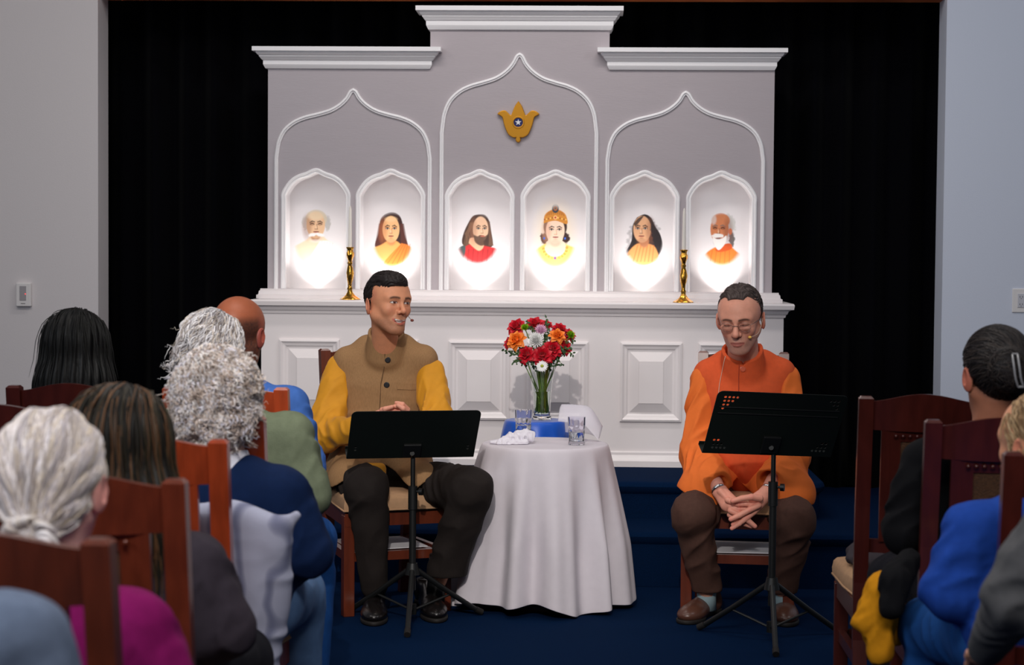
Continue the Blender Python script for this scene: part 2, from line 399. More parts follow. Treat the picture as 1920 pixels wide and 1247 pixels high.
star = [E((6.2 if k % 2 == 0 else 2.4) * math.sin(PI * k / 5), 1 - (6.2 if k % 2 == 0 else 2.4) * math.cos(PI * k / 5)) for k in range(10)]
plate([star], 0.003, 'emblem_star', m_star, emb, M=Matrix.Translation((0, Y_UP - 0.0225, 0)))
for s in (-1, 1):
    leaf = catmull([(s * 2, 24), (s * 5, 19), (s * 11, 14), (s * 18, 13), (s * 18, 17), (s * 11, 18), (s * 5, 22), (s * 2, 24)], 4)
    plate([[E(*p) for p in leaf[:-1]]], 0.003, 'emblem_leaf', m_enam, emb, M=Matrix.Translation((0, Y_UP - 0.0185, 0)))
# ================================================================ SMOOTH BODIES
_RND = np.random.RandomState(11).rand(32, 32, 32).astype(np.float32)
def vnoise(x, y, z):
    x, y, z = np.broadcast_arrays(np.asarray(x, np.float32), np.asarray(y, np.float32), np.asarray(z, np.float32))
    xi = np.floor(x).astype(np.int32); yi = np.floor(y).astype(np.int32); zi = np.floor(z).astype(np.int32)
    fx = x - xi; fy = y - yi; fz = z - zi
    fx = fx * fx * (3 - 2 * fx); fy = fy * fy * (3 - 2 * fy); fz = fz * fz * (3 - 2 * fz)
    g = lambda a, b, c: _RND[(xi + a) & 31, (yi + b) & 31, (zi + c) & 31]
    c00 = g(0,0,0) * (1 - fx) + g(1,0,0) * fx; c10 = g(0,1,0) * (1 - fx) + g(1,1,0) * fx
    c01 = g(0,0,1) * (1 - fx) + g(1,0,1) * fx; c11 = g(0,1,1) * (1 - fx) + g(1,1,1) * fx
    return (c00 * (1 - fy) + c10 * fy) * (1 - fz) + (c01 * (1 - fy) + c11 * fy) * fz
def fbm(x, y, z, o=3):
    r = 0; a = 0.5
    for i in range(o): r = r + a * (vnoise(x * 2 ** i + 7.3 * i, y * 2 ** i, z * 2 ** i) - 0.5); a *= 0.5
    return r
def rot_to(axis_z):
    z = np.array(axis_z, float); z /= np.linalg.norm(z); a = np.array([1.0, 0, 0]) if abs(z[0]) < 0.8 else np.array([0, 1.0, 0])
    x = a - z * (a @ z); x /= np.linalg.norm(x); return np.stack([x, np.cross(z, x), z], 1)
def euler(rx=0, ry=0, rz=0):
    return np.array(Matrix.Rotation(math.radians(rz), 3, 'Z') @ Matrix.Rotation(math.radians(rx), 3, 'X') @ Matrix.Rotation(math.radians(ry), 3, 'Y'))
class Sdf:
    def __init__(s, lo, hi, h):
        s.lo = np.array(lo, float); s.h = h; s.n = np.maximum(4, np.ceil((np.array(hi, float) - s.lo) / h).astype(int) + 1)
        s.ax = [(s.lo[i] + h * np.arange(s.n[i])).astype(np.float32) for i in range(3)]
        s.F = np.full(s.n, 0.2, np.float32)
    def sl(s, lo, hi):
        r = []
        for i in range(3):
            a = int(np.floor((lo[i] - s.lo[i]) / s.h)); b = int(np.ceil((hi[i] - s.lo[i]) / s.h)) + 1
            a = max(0, a); b = min(s.n[i], b)
            if b <= a: return None
            r.append(slice(a, b))
        return tuple(r)
    def grid(s, q):
        return s.ax[0][q[0]][:, None, None], s.ax[1][q[1]][None, :, None], s.ax[2][q[2]][None, None, :]
    def comb(s, q, d, k, sub):
        f = s.F[q]
        if sub:
            a = f; b = -d
            if k > 0: hh = np.maximum(k - np.abs(a - b), 0) / k; s.F[q] = np.maximum(a, b) + hh * hh * k / 4
            else: s.F[q] = np.maximum(a, b)
        else:
            if k > 0: hh = np.maximum(k - np.abs(f - d), 0) / k; s.F[q] = np.minimum(f, d) - hh * hh * k / 4
            else: s.F[q] = np.minimum(f, d)
    def cap(s, a, b, ra, rb=None, k=0.01, sub=False, sq=None, folds=(), t0=None):
        a = np.array(a, float); b = np.array(b, float); rb = ra if rb is None else rb
        R = max(ra, rb); f_ = 1.0
        if sq is not None: f_ = max(1.0, sq[1]); 
        m = R * f_ + k * 1.5 + 4 * s.h + .02 +  sum(abs(x[0]) for x in folds)
        q = s.sl(np.minimum(a, b) - m, np.maximum(a, b) + m)
        if q is None: return s
        X, Y, Z = s.grid(q); ba = b - a; L2 = float(ba @ ba) + 1e-12
        px = X - a[0]; py = Y - a[1]; pz = Z - a[2]
        t = np.clip((px * ba[0] + py * ba[1] + pz * ba[2]) / L2, 0, 1)
        dx = px - ba[0] * t; dy = py - ba[1] * t; dz = pz - ba[2] * t
        r = ra + (rb - ra) * t; sc = 1.0
        if sq is not None:
            u = np.array(sq[0], float); u /= np.linalg.norm(u); c = dx * u[0] + dy * u[1] + dz * u[2]; g = 1 / sq[1] - 1
            dx = dx + u[0] * c * g; dy = dy + u[1] * c * g; dz = dz + u[2] * c * g; sc = min(1.0, sq[1])
        d = (np.sqrt(dx * dx + dy * dy + dz * dz) - r) * sc
        if folds:
            Rm = rot_to(ba); L = math.sqrt(L2)
            u = dx * Rm[0, 0] + dy * Rm[1, 0] + dz * Rm[2, 0]; v = dx * Rm[0, 1] + dy * Rm[1, 1] + dz * Rm[2, 1]
            for n_, (amp, lam, tc, tw, sk) in enumerate(folds):
                w = np.exp(-((t - tc) / tw) ** 2); RR = max(R, .01)
                c1 = t * L / lam + sk * u / RR * .55 + sk * .35 * v / RR + n_ * 5.3 + a[0] * 7
                rn = vnoise(c1, u / RR * .9 + 3.1 * n_ + a[2] * 5, v / RR * .9)
                rn2 = vnoise(c1 * 2.1 + 9, u / RR * 1.6, v / RR * 1.6 + 4)
                d = d - amp * w * ((1 - np.abs(2 * rn - 1) * 2.2) * 1.1 + (rn2 - .5) * .7)
        s.comb(q, d, k, sub); return s
    def ell(s, c, r, R=None, k=0.01, sub=False):
        c = np.array(c, float); r = np.array(r, float); m = r.max() + k * 1.5 + 3 * s.h + (0.0 if sub else .06)
        q = s.sl(c - m, c + m)
        if q is None: return s
        X, Y, Z = s.grid(q); px = X - c[0]; py = Y - c[1]; pz = Z - c[2]
        if R is not None:
            R = np.array(R, float); px, py, pz = (px * R[0, i] + py * R[1, i] + pz * R[2, i] for i in range(3))
        k0 = np.sqrt((px / r[0]) ** 2 + (py / r[1]) ** 2 + (pz / r[2]) ** 2)
        k1 = np.sqrt((px / r[0] ** 2) ** 2 + (py / r[1] ** 2) ** 2 + (pz / r[2] ** 2) ** 2) + 1e-6
        s.comb(q, k0 * (k0 - 1) / k1, k, sub); return s
    def box(s, c, hs, R=None, rd=0.005, k=0.005, sub=False):
        c = np.array(c, float); hs = np.array(hs, float); m = np.linalg.norm(hs) + k * 1.5 + 3 * s.h
        q = s.sl(c - m, c + m)
        if q is None: return s
        X, Y, Z = s.grid(q); px = X - c[0]; py = Y - c[1]; pz = Z - c[2]
        if R is not None:
            R = np.array(R, float); px, py, pz = (px * R[0, i] + py * R[1, i] + pz * R[2, i] for i in range(3))
        ax = np.abs(px) - hs[0] + rd; ay = np.abs(py) - hs[1] + rd; az = np.abs(pz) - hs[2] + rd
        d = np.sqrt(np.maximum(ax, 0) ** 2 + np.maximum(ay, 0) ** 2 + np.maximum(az, 0) ** 2) + np.minimum(np.maximum(ax, np.maximum(ay, az)), 0) - rd
        s.comb(q, d, k, sub); return s
    def chain(s, P, R, k=0.01, **kw):
        for i in range(len(P) - 1): s.cap(P[i], P[i + 1], R[i], R[i + 1], k, **kw)
        return s
    def hook(s, fn):
        X, Y, Z = s.grid((slice(None),) * 3); s.F = fn(s.F, X, Y, Z).astype(np.float32); return s
    def near(s, fn, band=0.03):
        """add a displacement only near the surface: fn(X, Y, Z) -> metres outwards"""
        idx = np.nonzero(np.abs(s.F) < band)
        s.F[idx] -= fn(s.ax[0][idx[0]], s.ax[1][idx[1]], s.ax[2][idx[2]]).astype(np.float32); return s
    def mesh(s):
        F = s.F.copy(); F[0] = F[-1] = 0.1; F[:, 0] = F[:, -1] = 0.1; F[:, :, 0] = F[:, :, -1] = 0.1
        I = F < 0; n = np.array(F.shape)
        c = sum(I[i:n[0] - 1 + i, j:n[1] - 1 + j, k:n[2] - 1 + k].astype(np.int8) for i in (0, 1) for j in (0, 1) for k in (0, 1))
        cells = np.nonzero((c > 0) & (c < 8)); ci = np.stack(cells, 1); idx = -np.ones(n - 1, np.int64); idx[cells] = np.arange(len(ci))
        acc = np.zeros((len(ci), 3)); cnt = np.zeros(len(ci))
        corners = [(i, j, k) for i in (0, 1) for j in (0, 1) for k in (0, 1)]
        val = {cc: F[ci[:, 0] + cc[0], ci[:, 1] + cc[1], ci[:, 2] + cc[2]] for cc in corners}
        for a in corners:
            for d in range(3):
                if a[d] == 1: continue
                b = list(a); b[d] = 1; b = tuple(b); va = val[a]; vb = val[b]; m = (va < 0) != (vb < 0)
                t = va[m] / (va[m] - vb[m]); p = np.zeros((m.sum(), 3)) + np.array(a); p[:, d] += t; acc[m] += p; cnt[m] += 1
        V = (ci + acc / cnt[:, None]) * s.h + s.lo
        faces = []
        for d in range(3):
            e = [(1, 0, 0), (0, 1, 0), (0, 0, 1)][d]; u, v = [(1, 2), (2, 0), (0, 1)][d]
            A = I[:n[0] - e[0], :n[1] - e[1], :n[2] - e[2]]; B = I[e[0]:, e[1]:, e[2]:]
            for flip in (0, 1):
                m = (A & ~B) if not flip else (~A & B); p = np.stack(np.nonzero(m), 1)
                p = p[(p[:, u] > 0) & (p[:, v] > 0)]
                ok = np.all(p < n - 1, axis=1); p = p[ok]
                du = np.zeros(3, int); du[u] = 1; dv = np.zeros(3, int); dv[v] = 1
                q = [p - du - dv, p - dv, p, p - du]; q = np.stack([idx[w[:, 0], w[:, 1], w[:, 2]] for w in q], 1)
                if flip: q = q[:, ::-1]
                faces.append(q)
        Fc = np.concatenate(faces); Fc = Fc[(Fc >= 0).all(1)]
        # gentle smoothing
        nb = np.zeros_like(V); nc = np.zeros(len(V))
        for a, b in ((0, 1), (1, 2), (2, 3), (3, 0)):
            np.add.at(nb, Fc[:, a], V[Fc[:, b]]); np.add.at(nc, Fc[:, a], 1); np.add.at(nb, Fc[:, b], V[Fc[:, a]]); np.add.at(nc, Fc[:, b], 1)
        V = V * 0.6 + 0.4 * nb / np.maximum(nc, 1)[:, None]
        return V, Fc
def normals(V, Fc):
    n = np.cross(V[Fc[:, 2]] - V[Fc[:, 0]], V[Fc[:, 3]] - V[Fc[:, 1]]); N = np.zeros_like(V)
    for k in range(4): np.add.at(N, Fc[:, k], n)
    return N / (np.linalg.norm(N, axis=1, keepdims=True) + 1e-12)
def fast_obj(name, V, Fc, m, parent=None, colors=None, smooth=True):
    me = bpy.data.meshes.new(name); V = np.ascontiguousarray(V, np.float32); Fc = np.ascontiguousarray(Fc, np.int32); k = Fc.shape[1]
    me.vertices.add(len(V)); me.vertices.foreach_set('co', V.ravel()); me.loops.add(Fc.size); me.loops.foreach_set('vertex_index', Fc.ravel())
    me.polygons.add(len(Fc)); me.polygons.foreach_set('loop_start', np.arange(0, Fc.size, k, dtype=np.int32))
    me.update(calc_edges=True); me.polygons.foreach_set('use_smooth', [smooth] * len(Fc))
    if colors is not None:
        ca = me.color_attributes.new('Col', 'FLOAT_COLOR', 'POINT'); c = np.ones((len(V), 4), np.float32); c[:, :3] = colors; ca.data.foreach_set('color', c.ravel())
    me.materials.append(m); o = bpy.data.objects.new(name, me); COL.objects.link(o)
    if parent is not None: o.parent = parent; o.matrix_parent_inverse = world_mat(parent).inverted()
    return o
def join(parts):
    V = []; Fc = []; C = []; n = 0
    for p in parts:
        V.append(p[0]); Fc.append(p[1] + n); n += len(p[0])
        if len(p) > 2: C.append(p[2])
    return (np.concatenate(V), np.concatenate(Fc)) + ((np.concatenate(C),) if C else ())
def xf(V, M):
    M = np.array(M); return V @ M[:3, :3].T + M[:3, 3]
def lin(rgb): return np.array(s2l(rgb))
def mixc(C, m, col): m = np.clip(m, 0, 1)[:, None]; return C * (1 - m) + np.asarray(col) * m
def soft(x, a, b): t = np.clip((x - a) / (b - a), 0, 1); return t * t * (3 - 2 * t)
# strands: thin tapering locks that follow a surface
def strands(V, Fc, n, length, rad, flow, seg=8, curl=0.0, curlf=60.0, lift=0.004, jitter=0.25, mask=None, seed=1, wave=0.0, color=None, cvar=0.15, stick=0.8):
    rs = np.random.RandomState(seed); N = normals(V, Fc); cand = np.arange(len(V))
    if mask is not None: cand = cand[mask(V[cand])]
    r = rs.choice(cand, n); P = V[r] + N[r] * 0.001; Nn = N[r]; ln = length * (0.6 + 0.6 * rs.rand(n)); st = (ln / seg)[:, None]
    jit = rs.randn(n, 3) * jitter; pts = [P]; ph = rs.rand(n) * 6.28; cur = P.copy(); nn = Nn.copy()
    from mathutils.kdtree import KDTree
    sub = rs.choice(len(V), min(len(V), 9000), replace=False); kd = KDTree(len(sub))
    for i, j in enumerate(sub): kd.insert(V[j], i)
    kd.balance()
    for k in range(seg):
        d = flow(cur) + jit; d = d - nn * np.sum(d * nn, 1, keepdims=True) * stick; d /= np.linalg.norm(d, axis=1, keepdims=True) + 1e-9
        cur = cur + d * st
        for i in range(n):
            co, j, dist = kd.find(cur[i]); nj = N[sub[j]]; off = float((cur[i] - np.array(co)) @ nj); nn[i] = nj
            if off < lift: cur[i] += nj * (lift * (0.4 + 0.6 * rs.rand()) - off)
            elif stick >= 1 and off > lift * 1.3: cur[i] += nj * (lift * 1.2 - off)
        s2 = np.cross(d, nn); a = (ph + curlf * ln * (k + 1) / seg)[:, None]
        pts.append(cur + (s2 * np.cos(a) + nn * np.maximum(np.sin(a), -0.2)) * curl + s2 * wave * np.sin(a))
    P = np.stack(pts, 1); m = seg + 1; T = np.gradient(P, axis=1); T /= np.linalg.norm(T, axis=2, keepdims=True) + 1e-9
    ref = np.array([0.31, 0.55, 0.77]); U = np.cross(T, ref); U /= np.linalg.norm(U, axis=2, keepdims=True) + 1e-9; Wd = np.cross(T, U)
    prof = np.sqrt(np.clip(1 - (np.linspace(0, 1, m)) ** 2.5, 0.03, 1))[None, :, None] * rad * (0.6 + 0.8 * rs.rand(n))[:, None, None]
    ring = [P + (U * math.cos(2 * PI * q / 4) + Wd * math.sin(2 * PI * q / 4)) * prof for q in range(4)]
    VV = np.stack(ring, 2).reshape(-1, 3); base = (np.arange(n) * m * 4)[:, None, None] + (np.arange(seg) * 4)[None, :, None]; q = np.arange(4)[None, None, :]; q2 = (q + 1) % 4
    FF = np.stack([base + q, base + q2, base + q2 + 4, base + q + 4], 3).reshape(-1, 4)
    if color is None: return VV, FF
    c = np.asarray(color); cc = c[None] * (1 + cvar * rs.randn(n))[:, None] if c.ndim == 1 else c[rs.randint(0, len(c), n)] * (1 + cvar * rs.randn(n))[:, None]
    CC = np.repeat(np.clip(cc, 0, 1), m * 4, 0); return VV, FF, CC
m_skin = mat('skin', (190, 130, 100), 0.5, attr=True, noise=0.05, nscale=60, bump=0.06, bscale=350, sub=0.06, spec=0.4)
m_hair = mat('hair', (30, 25, 25), 0.55, attr=True, spec=0.35)
# ---------------------------------------------------------------- heads, local frame: face towards -y, z up, eye line at z = 0
def head_sdf(h=0.0019, neck_to=None, jaw=1.0, smile=0.0, hook_=None, lo=(-0.1, -0.135, -0.2), hi=(0.1, 0.125, 0.13), nose=1.0, open_=0.0, neck_r=0.054, fat=0.0):
    s = Sdf(lo, hi, h)
    s.ell((0, .014, .034), (.074, .094, .083), k=0); s.ell((0, -.030, .030), (.062, .061, .062), k=.05)
    s.ell((0, -.034, -.032), (.055 + fat, .054, .076), k=.03)
    for g in (-1, 1):
        s.cap((g * (.052 + fat), .004, -.045), (g * .02 * jaw, -.062, -.1), .022, .017, k=.03)
        s.ell((g * .040, -.064, -.024), (.021 + fat, .02, .022), k=.022)
        s.cap((g * .044, -.074, .022), (g * .012, -.087, .018), .009, .009, k=.024)
    s.ell((0, -.074, -.101), (.021, .018, .017), k=.022)
    s.ell((0, -.072, -.064), (.031, .023, .026), k=.02)
    if neck_to is not None: s.cap((0, .022, -.06), neck_to, neck_r, neck_r + .006, k=.03)
    s.cap((0, -.089, .016), (0, -.108 - .004 * nose, -.028), .0068, .0088 * nose, k=.012)
    s.ell((0, -.108 - .005 * nose, -.031), (.0088, .0095, .0085), k=.008)
    for g in (-1, 1):
        s.ell((g * .0125, -.098, -.034), (.0072, .0105, .0080), k=.007)
        s.ell((g * .0065, -.106, -.0425), (.0042, .0055, .004), k=.002, sub=True)
        s.ell((g * .031, -.099, .003), (.020, .013, .0135), k=.012, sub=True)
        s.ell((g * .031, -.0765, .003), (.0145, .0145, .0145), k=.003)
        s.cap((g * .019, -.0885, .010), (g * .043, -.083, .0085), .0028, .0024, k=.004)
        s.cap((g * .020, -.0875, -.006), (g * .041, -.082, -.006), .0022, .002, k=.004)
        R = euler(rz=g * 22, ry=g * 6)
        s.ell((g * .083, .016, -.014), (.0075, .020, .033), R=R, k=.007)
        s.ell((g * .0895, .012, -.008), (.0055, .0115, .020), R=R, k=.003, sub=True); s.ell((g * .085, .004, -.018), (.004, .004, .008), k=.003)
    e = .008 * smile
    up = [(-.025 - e * .6, -.082, -.067 + e), (-.010, -.0945, -.063), (0, -.0955, -.0642), (.010, -.0945, -.063), (.025 + e * .6, -.082, -.067 + e)]
    dn = [(-.022 - e * .6, -.081, -.069 + e), (-.010, -.092, -.0735 - open_), (0, -.0945, -.0748 - open_), (.010, -.092, -.0735 - open_), (.022 + e * .6, -.081, -.069 + e)]
    s.chain(up, [.003, .0048, .0044, .0048, .003], k=.004); s.chain(dn, [.003, .0055, .0058, .0055, .003], k=.004)
    if open_ > 0:
        s.ell((0, -.094, -.0685 - open_ * .4), (.019 + e, .012, .0028 + open_ * .45), k=.002, sub=True)
    else:
        s.chain([(a, b - .006, -.0685 + (c_ + .067) * 0.9) for a, b, c_ in up], [.001] * 5, k=.003, sub=True)
    if smile:
        for g in (-1, 1): s.cap((g * .022, -.094, -.036), (g * .037, -.082, -.062), .0012, .0012, k=.008, sub=True)
    if hook_: hook_(s)
    return s
def paint_face(V, base, lips, brow, iris=(40, 25, 18), beard=None, beard_amt=0.0, brow_w=1.0, eyes='open', gaze=0.0, teeth=False, blush=0.25, smile=0.0, open_=0.0, lash=(30, 20, 18)):
    x, y, z = V.T; C = np.tile(lin(base), (len(V), 1)); fr = soft(-y, .03, .06)
    C = mixc(C, blush * fr * np.exp(-((np.abs(x) - .04) ** 2 + (z + .025) ** 2) / .018 ** 2), lin(lips) * 1.1)
    C = mixc(C, blush * fr * np.exp(-(x ** 2 + (z + .032) ** 2) / .014 ** 2), lin(lips) * 1.1)
    C = mixc(C, 0.35 * soft(np.abs(x), .072, .08), lin(lips))
    if beard is not None:
        m = soft(-z, .045, .07) * soft(-y, -.01, .03) * soft(z, -.13, -.118); m2 = soft(-z, .038, .05) * np.exp(-(x / .03) ** 2) * fr
        nz = 0.75 + 0.5 * vnoise(x * 500, y * 500, z * 500); C = mixc(C, beard_amt * np.maximum(m * soft(np.hypot(x / .045, (z + .045) / .045), .5, 1.1), m2) * nz, lin(beard))
    e = .008 * smile; zc = -.0685 + e * (np.abs(x) / .025) ** 2; lw = .026 + e * .6
    inside = (np.abs(x) < lw) * fr * soft(-y, .07, .078)
    uh = .0075 - .002 * (open_ > 0); up = inside * soft(z, zc - .001, zc) * soft(z, zc + uh - .004 * (x / lw) ** 2, zc + uh - .002 - .004 * (x / lw) ** 2)
    dn = inside * soft(z, zc - open_ - .0115 + .006 * (x / lw) ** 2, zc - open_ - .0095 + .006 * (x / lw) ** 2) * soft(z, zc + .001, zc)
    C = mixc(C, np.maximum(up, dn) * 0.8, lin(lips))
    if open_ > 0:
        d = ((x / (.019 + e)) ** 2 + ((z - (-.0675 - open_ * .4 + e * (x / .025) ** 2)) / (.003 + open_ * .5)) ** 2)
        C = mixc(C, (d < 1) * fr, lin((60, 20, 20)))
        if teeth: C = mixc(C, (d < .85) * (z > -.0715 - open_ * .6) * fr, lin((235, 230, 225)))
    else: C = mixc(C, inside * np.exp(-((z - zc) / .0012) ** 2) * 0.8, lin((90, 35, 30)))
    for g in (-1, 1):
        ex = (x - g * .031) * g; ez = z - .003
        bz = .0195 + .0042 * np.cos((ex) / .016) - .15 * np.maximum(ex - .006, 0)
        m = np.exp(-((z - bz) / (.0032 * brow_w)) ** 2) * soft(ex, -.023, -.017) * soft(ex, .024, .014) * fr
        C = mixc(C, m * (0.75 + 0.3 * vnoise(x * 600, y, z * 600)), lin(brow))
        if eyes == 'open':
            top = .0056 * np.sqrt(np.clip(1 - (ex / .0145) ** 2, 0, 1)); bot = -.0034 * np.sqrt(np.clip(1 - (ex / .0145) ** 2, 0, 1))
            op = (ez < top) & (ez > bot) & (y < -.05); C = mixc(C, op * 1.0, lin((225, 218, 212)))
            xi = x - g * .031 - gaze * .006; ir = soft(np.hypot(xi, ez - .001), .0070, .0060) * op; C = mixc(C, ir, lin(iris)); C = mixc(C, soft(np.hypot(xi, ez - .001), .003, .0022) * op, (0.004,) * 3)
            C = mixc(C, soft(np.hypot(xi - .002, ez - .003), .0014, .0008) * op, (0.8,) * 3)
            C = mixc(C, np.exp(-((ez - top) / .0016) ** 2) * (np.abs(ex) < .0165) * fr * .98, lin(lash)); C = mixc(C, np.exp(-((ez - bot) / .0011) ** 2) * (np.abs(ex) < .014) * fr * .6, lin(lash))
            C = mixc(C, 0.35 * np.exp(-((ez - top - .004) / .0015) ** 2) * (np.abs(ex) < .016) * fr, lin(lash))
        else:
            lid = -.0035 - .0015 * np.cos(ex / .01); C = mixc(C, np.exp(-((ez - lid) / .0013) ** 2) * (np.abs(ex) < .0155) * fr * .9, lin(lash))
            C = mixc(C, 0.45 * np.exp(-((ez - .0075) / .0016) ** 2) * (np.abs(ex) < .016) * fr, lin(lash))
        C = mixc(C, 0.25 * fr * np.exp(-((ex + .006) ** 2 / .012 ** 2 + (ez - .0) ** 2 / .012 ** 2)), lin(lips) * 0.55)
    return C
def head_matrix(c, yaw=0, pitch=0, roll=0, sc=1.0):
    """yaw > 0 turns the face to the picture's right, pitch > 0 looks down"""
    return Matrix.Translation(Vector(c)) @ Matrix.Rotation(math.radians(yaw), 4, 'Z') @ Matrix.Rotation(math.radians(pitch), 4, 'X') @ Matrix.Rotation(math.radians(roll), 4, 'Y') @ Matrix.Scale(sc, 4)
def loc(M, p): return tuple(M.inverted() @ Vector(p))
# ================================================================ THE TWO SPEAKERS
J = lambda x, y, Y: np.array(W(x, y, Y))
m_kurta = mat('mustard_cotton', (206, 140, 22), 0.75, noise=0.05, nscale=25, bump=0.08, bscale=300, sheen=0.1)
m_vest = mat('tan_handloom', (152, 116, 80), 0.85, noise=0.13, nscale=60, bump=0.15, bscale=400, stretch=(6, 6, 1), spec=0.2)
m_trous = mat('charcoal_wool', (34, 28, 26), 0.85, noise=0.08, nscale=80, bump=0.1, bscale=500, spec=0.25)
m_otun = mat('orange_cotton', (226, 112, 48), 0.8, noise=0.04, nscale=25, bump=0.06, bscale=350, spec=0.2)
m_ovest = mat('coral_orange_wool', (212, 88, 48), 0.88, noise=0.05, nscale=60, bump=0.12, bscale=500, spec=0.2)
m_trous2 = mat('brown_wool', (74, 50, 42), 0.88, noise=0.08, nscale=80, bump=0.1, bscale=500, spec=0.2)
m_shoeb = mat('black_leather', (20, 17, 17), 0.25, spec=0.6, bump=0.03, bscale=100)
m_shoebr = mat('brown_leather', (84, 52, 40), 0.33, spec=0.6, bump=0.04, bscale=100)
m_sole = mat('shoe_sole', (20, 16, 14), 0.7)
m_sock = mat('blue_grey_sock', (140, 160, 165), 0.9, bump=0.2, bscale=600)
m_btn = mat('dark_button', (40, 38, 38), 0.25, spec=0.7)
m_steel = mat('brushed_steel', (190, 190, 190), 0.25, metal=1.0)
m_black = mat('black_plastic', (14, 14, 15), 0.4)
def trunk(JJ, h=0.011, r=0.78):
    """the hidden body under the clothes, one surface with arms and legs"""
    P = np.array([p for v in JJ.values() for p in (v if isinstance(v, list) else [v])]); s = Sdf(P.min(0) - .2, P.max(0) + .2, h)
    s.cap(JJ['pelvis'], JJ['waist'], .115 * r, .105 * r, k=.05, sq=((1, 0, 0), 1.3)); s.cap(JJ['waist'], JJ['chest'], .105 * r, .11 * r, k=.05, sq=((1, 0, 0), 1.35))
    s.cap(JJ['chest'], JJ['neck'], .09, .05, k=.06); s.cap(JJ['neck'], JJ['neck'] * .75 + JJ['head'] * .25, .045, .035, k=.02)
    for a in ('armL', 'armR'):
        if a in JJ: dn = np.array([0, .01, -.03]); s.cap(JJ['neck'] * .3 + JJ[a][0] * .7 + dn, JJ[a][0] + dn, .03, .03, k=.04); s.chain([JJ[a][0] + dn, JJ[a][1], JJ[a][2]], [.034, .028, .024], k=.02)
    for a in ('legL', 'legR'):
        if a in JJ: s.chain(JJ[a], [.075, .052, .034], k=.03)
    return s.mesh()
def shoe(name, heel, toe, m, parent, h=0.0035, laces=True, w=.050):
    """heel and toe on the floor"""
    heel = np.array(heel); toe = np.array(toe); d = toe - heel; L = np.linalg.norm(d[:2]); ang = math.atan2(d[1], d[0])
    s = Sdf((-.07, -.08, -.01), (L + .06, .08, .16), h)
    s.ell((.03, 0, .04), (.045, w * .82, .042), k=0); s.ell((L * .55, 0, .035), (L * .42, w * .9, .036), k=.03); s.ell((L * .82, 0, .03), (L * .25, w * 1.02, .030), k=.03)
    s.cap((.035, 0, .05), (.04, 0, .092), .036, .038, k=.03); s.cap((.06, 0, .08), (L * .6, 0, .05), .026, .022, k=.03)
    s.hook(lambda F, X, Y, Z: np.maximum(np.maximum(F, .013 - Z), Z - .105))
    s.ell((.038, 0, .105), (.03, .028, .025), k=.004, sub=True)
    V, Fc = s.mesh(); M = Matrix.Translation((heel[0], heel[1], 0)) @ Matrix.Rotation(ang, 4, 'Z')
    o = fast_obj(name, xf(V, M), Fc, m, parent)
    s = Sdf((-.07, -.08, -.006), (L + .06, .08, .04), h); s.ell((.03, 0, .01), (.048, w * .86, .05), k=0); s.ell((L * .82, 0, .01), (L * .27, w * 1.07, .05), k=.02); s.cap((.03, 0, .01), (L * .8, 0, .01), .03, .034, k=.02)
    s.hook(lambda F, X, Y, Z: np.maximum(np.maximum(F, .001 - Z), Z - .017))
    V, Fc = s.mesh(); fast_obj('sole', xf(V, M), Fc, m_sole, o)
    if laces:
        b = MB()
        for i in range(4):
            x = L * (.42 + .075 * i); z = .0835 - .0065 * i; b.tube([M @ Vector((x, -.024, z - .014)), M @ Vector((x + .004, 0, z)), M @ Vector((x, .024, z - .014))], .0032, 6)
        b.build('laces', m_sole, o, smooth=True)
    return o
def headset(M, parent, side, tip, colr, m=None):
    """thin boom microphone on a cheek"""
    pts = catmull([(side * .083, .02, .01), (side * .080, -.012, -.018), (side * .070, -.045, -.045), tip], 6)
    b = MB(); b.tube([M @ Vector(p) for p in pts], .0011, 6); o = b.build('headset_microphone', m or mat('headset_wire', (150, 110, 90), 0.5), parent, smooth=True)
    b = MB(); b.ball(M @ Vector(tip), .0055, 12, (1.3, 1, 1)); b.build('microphone_tip', mat('mic_' + str(colr), colr, 0.7), o, smooth=True)
    return o
def hand_finger(s, pts, r, k=.003):
    for i in range(len(pts) - 1): s.cap(pts[i], pts[i + 1], r[i], r[i + 1], k=k)
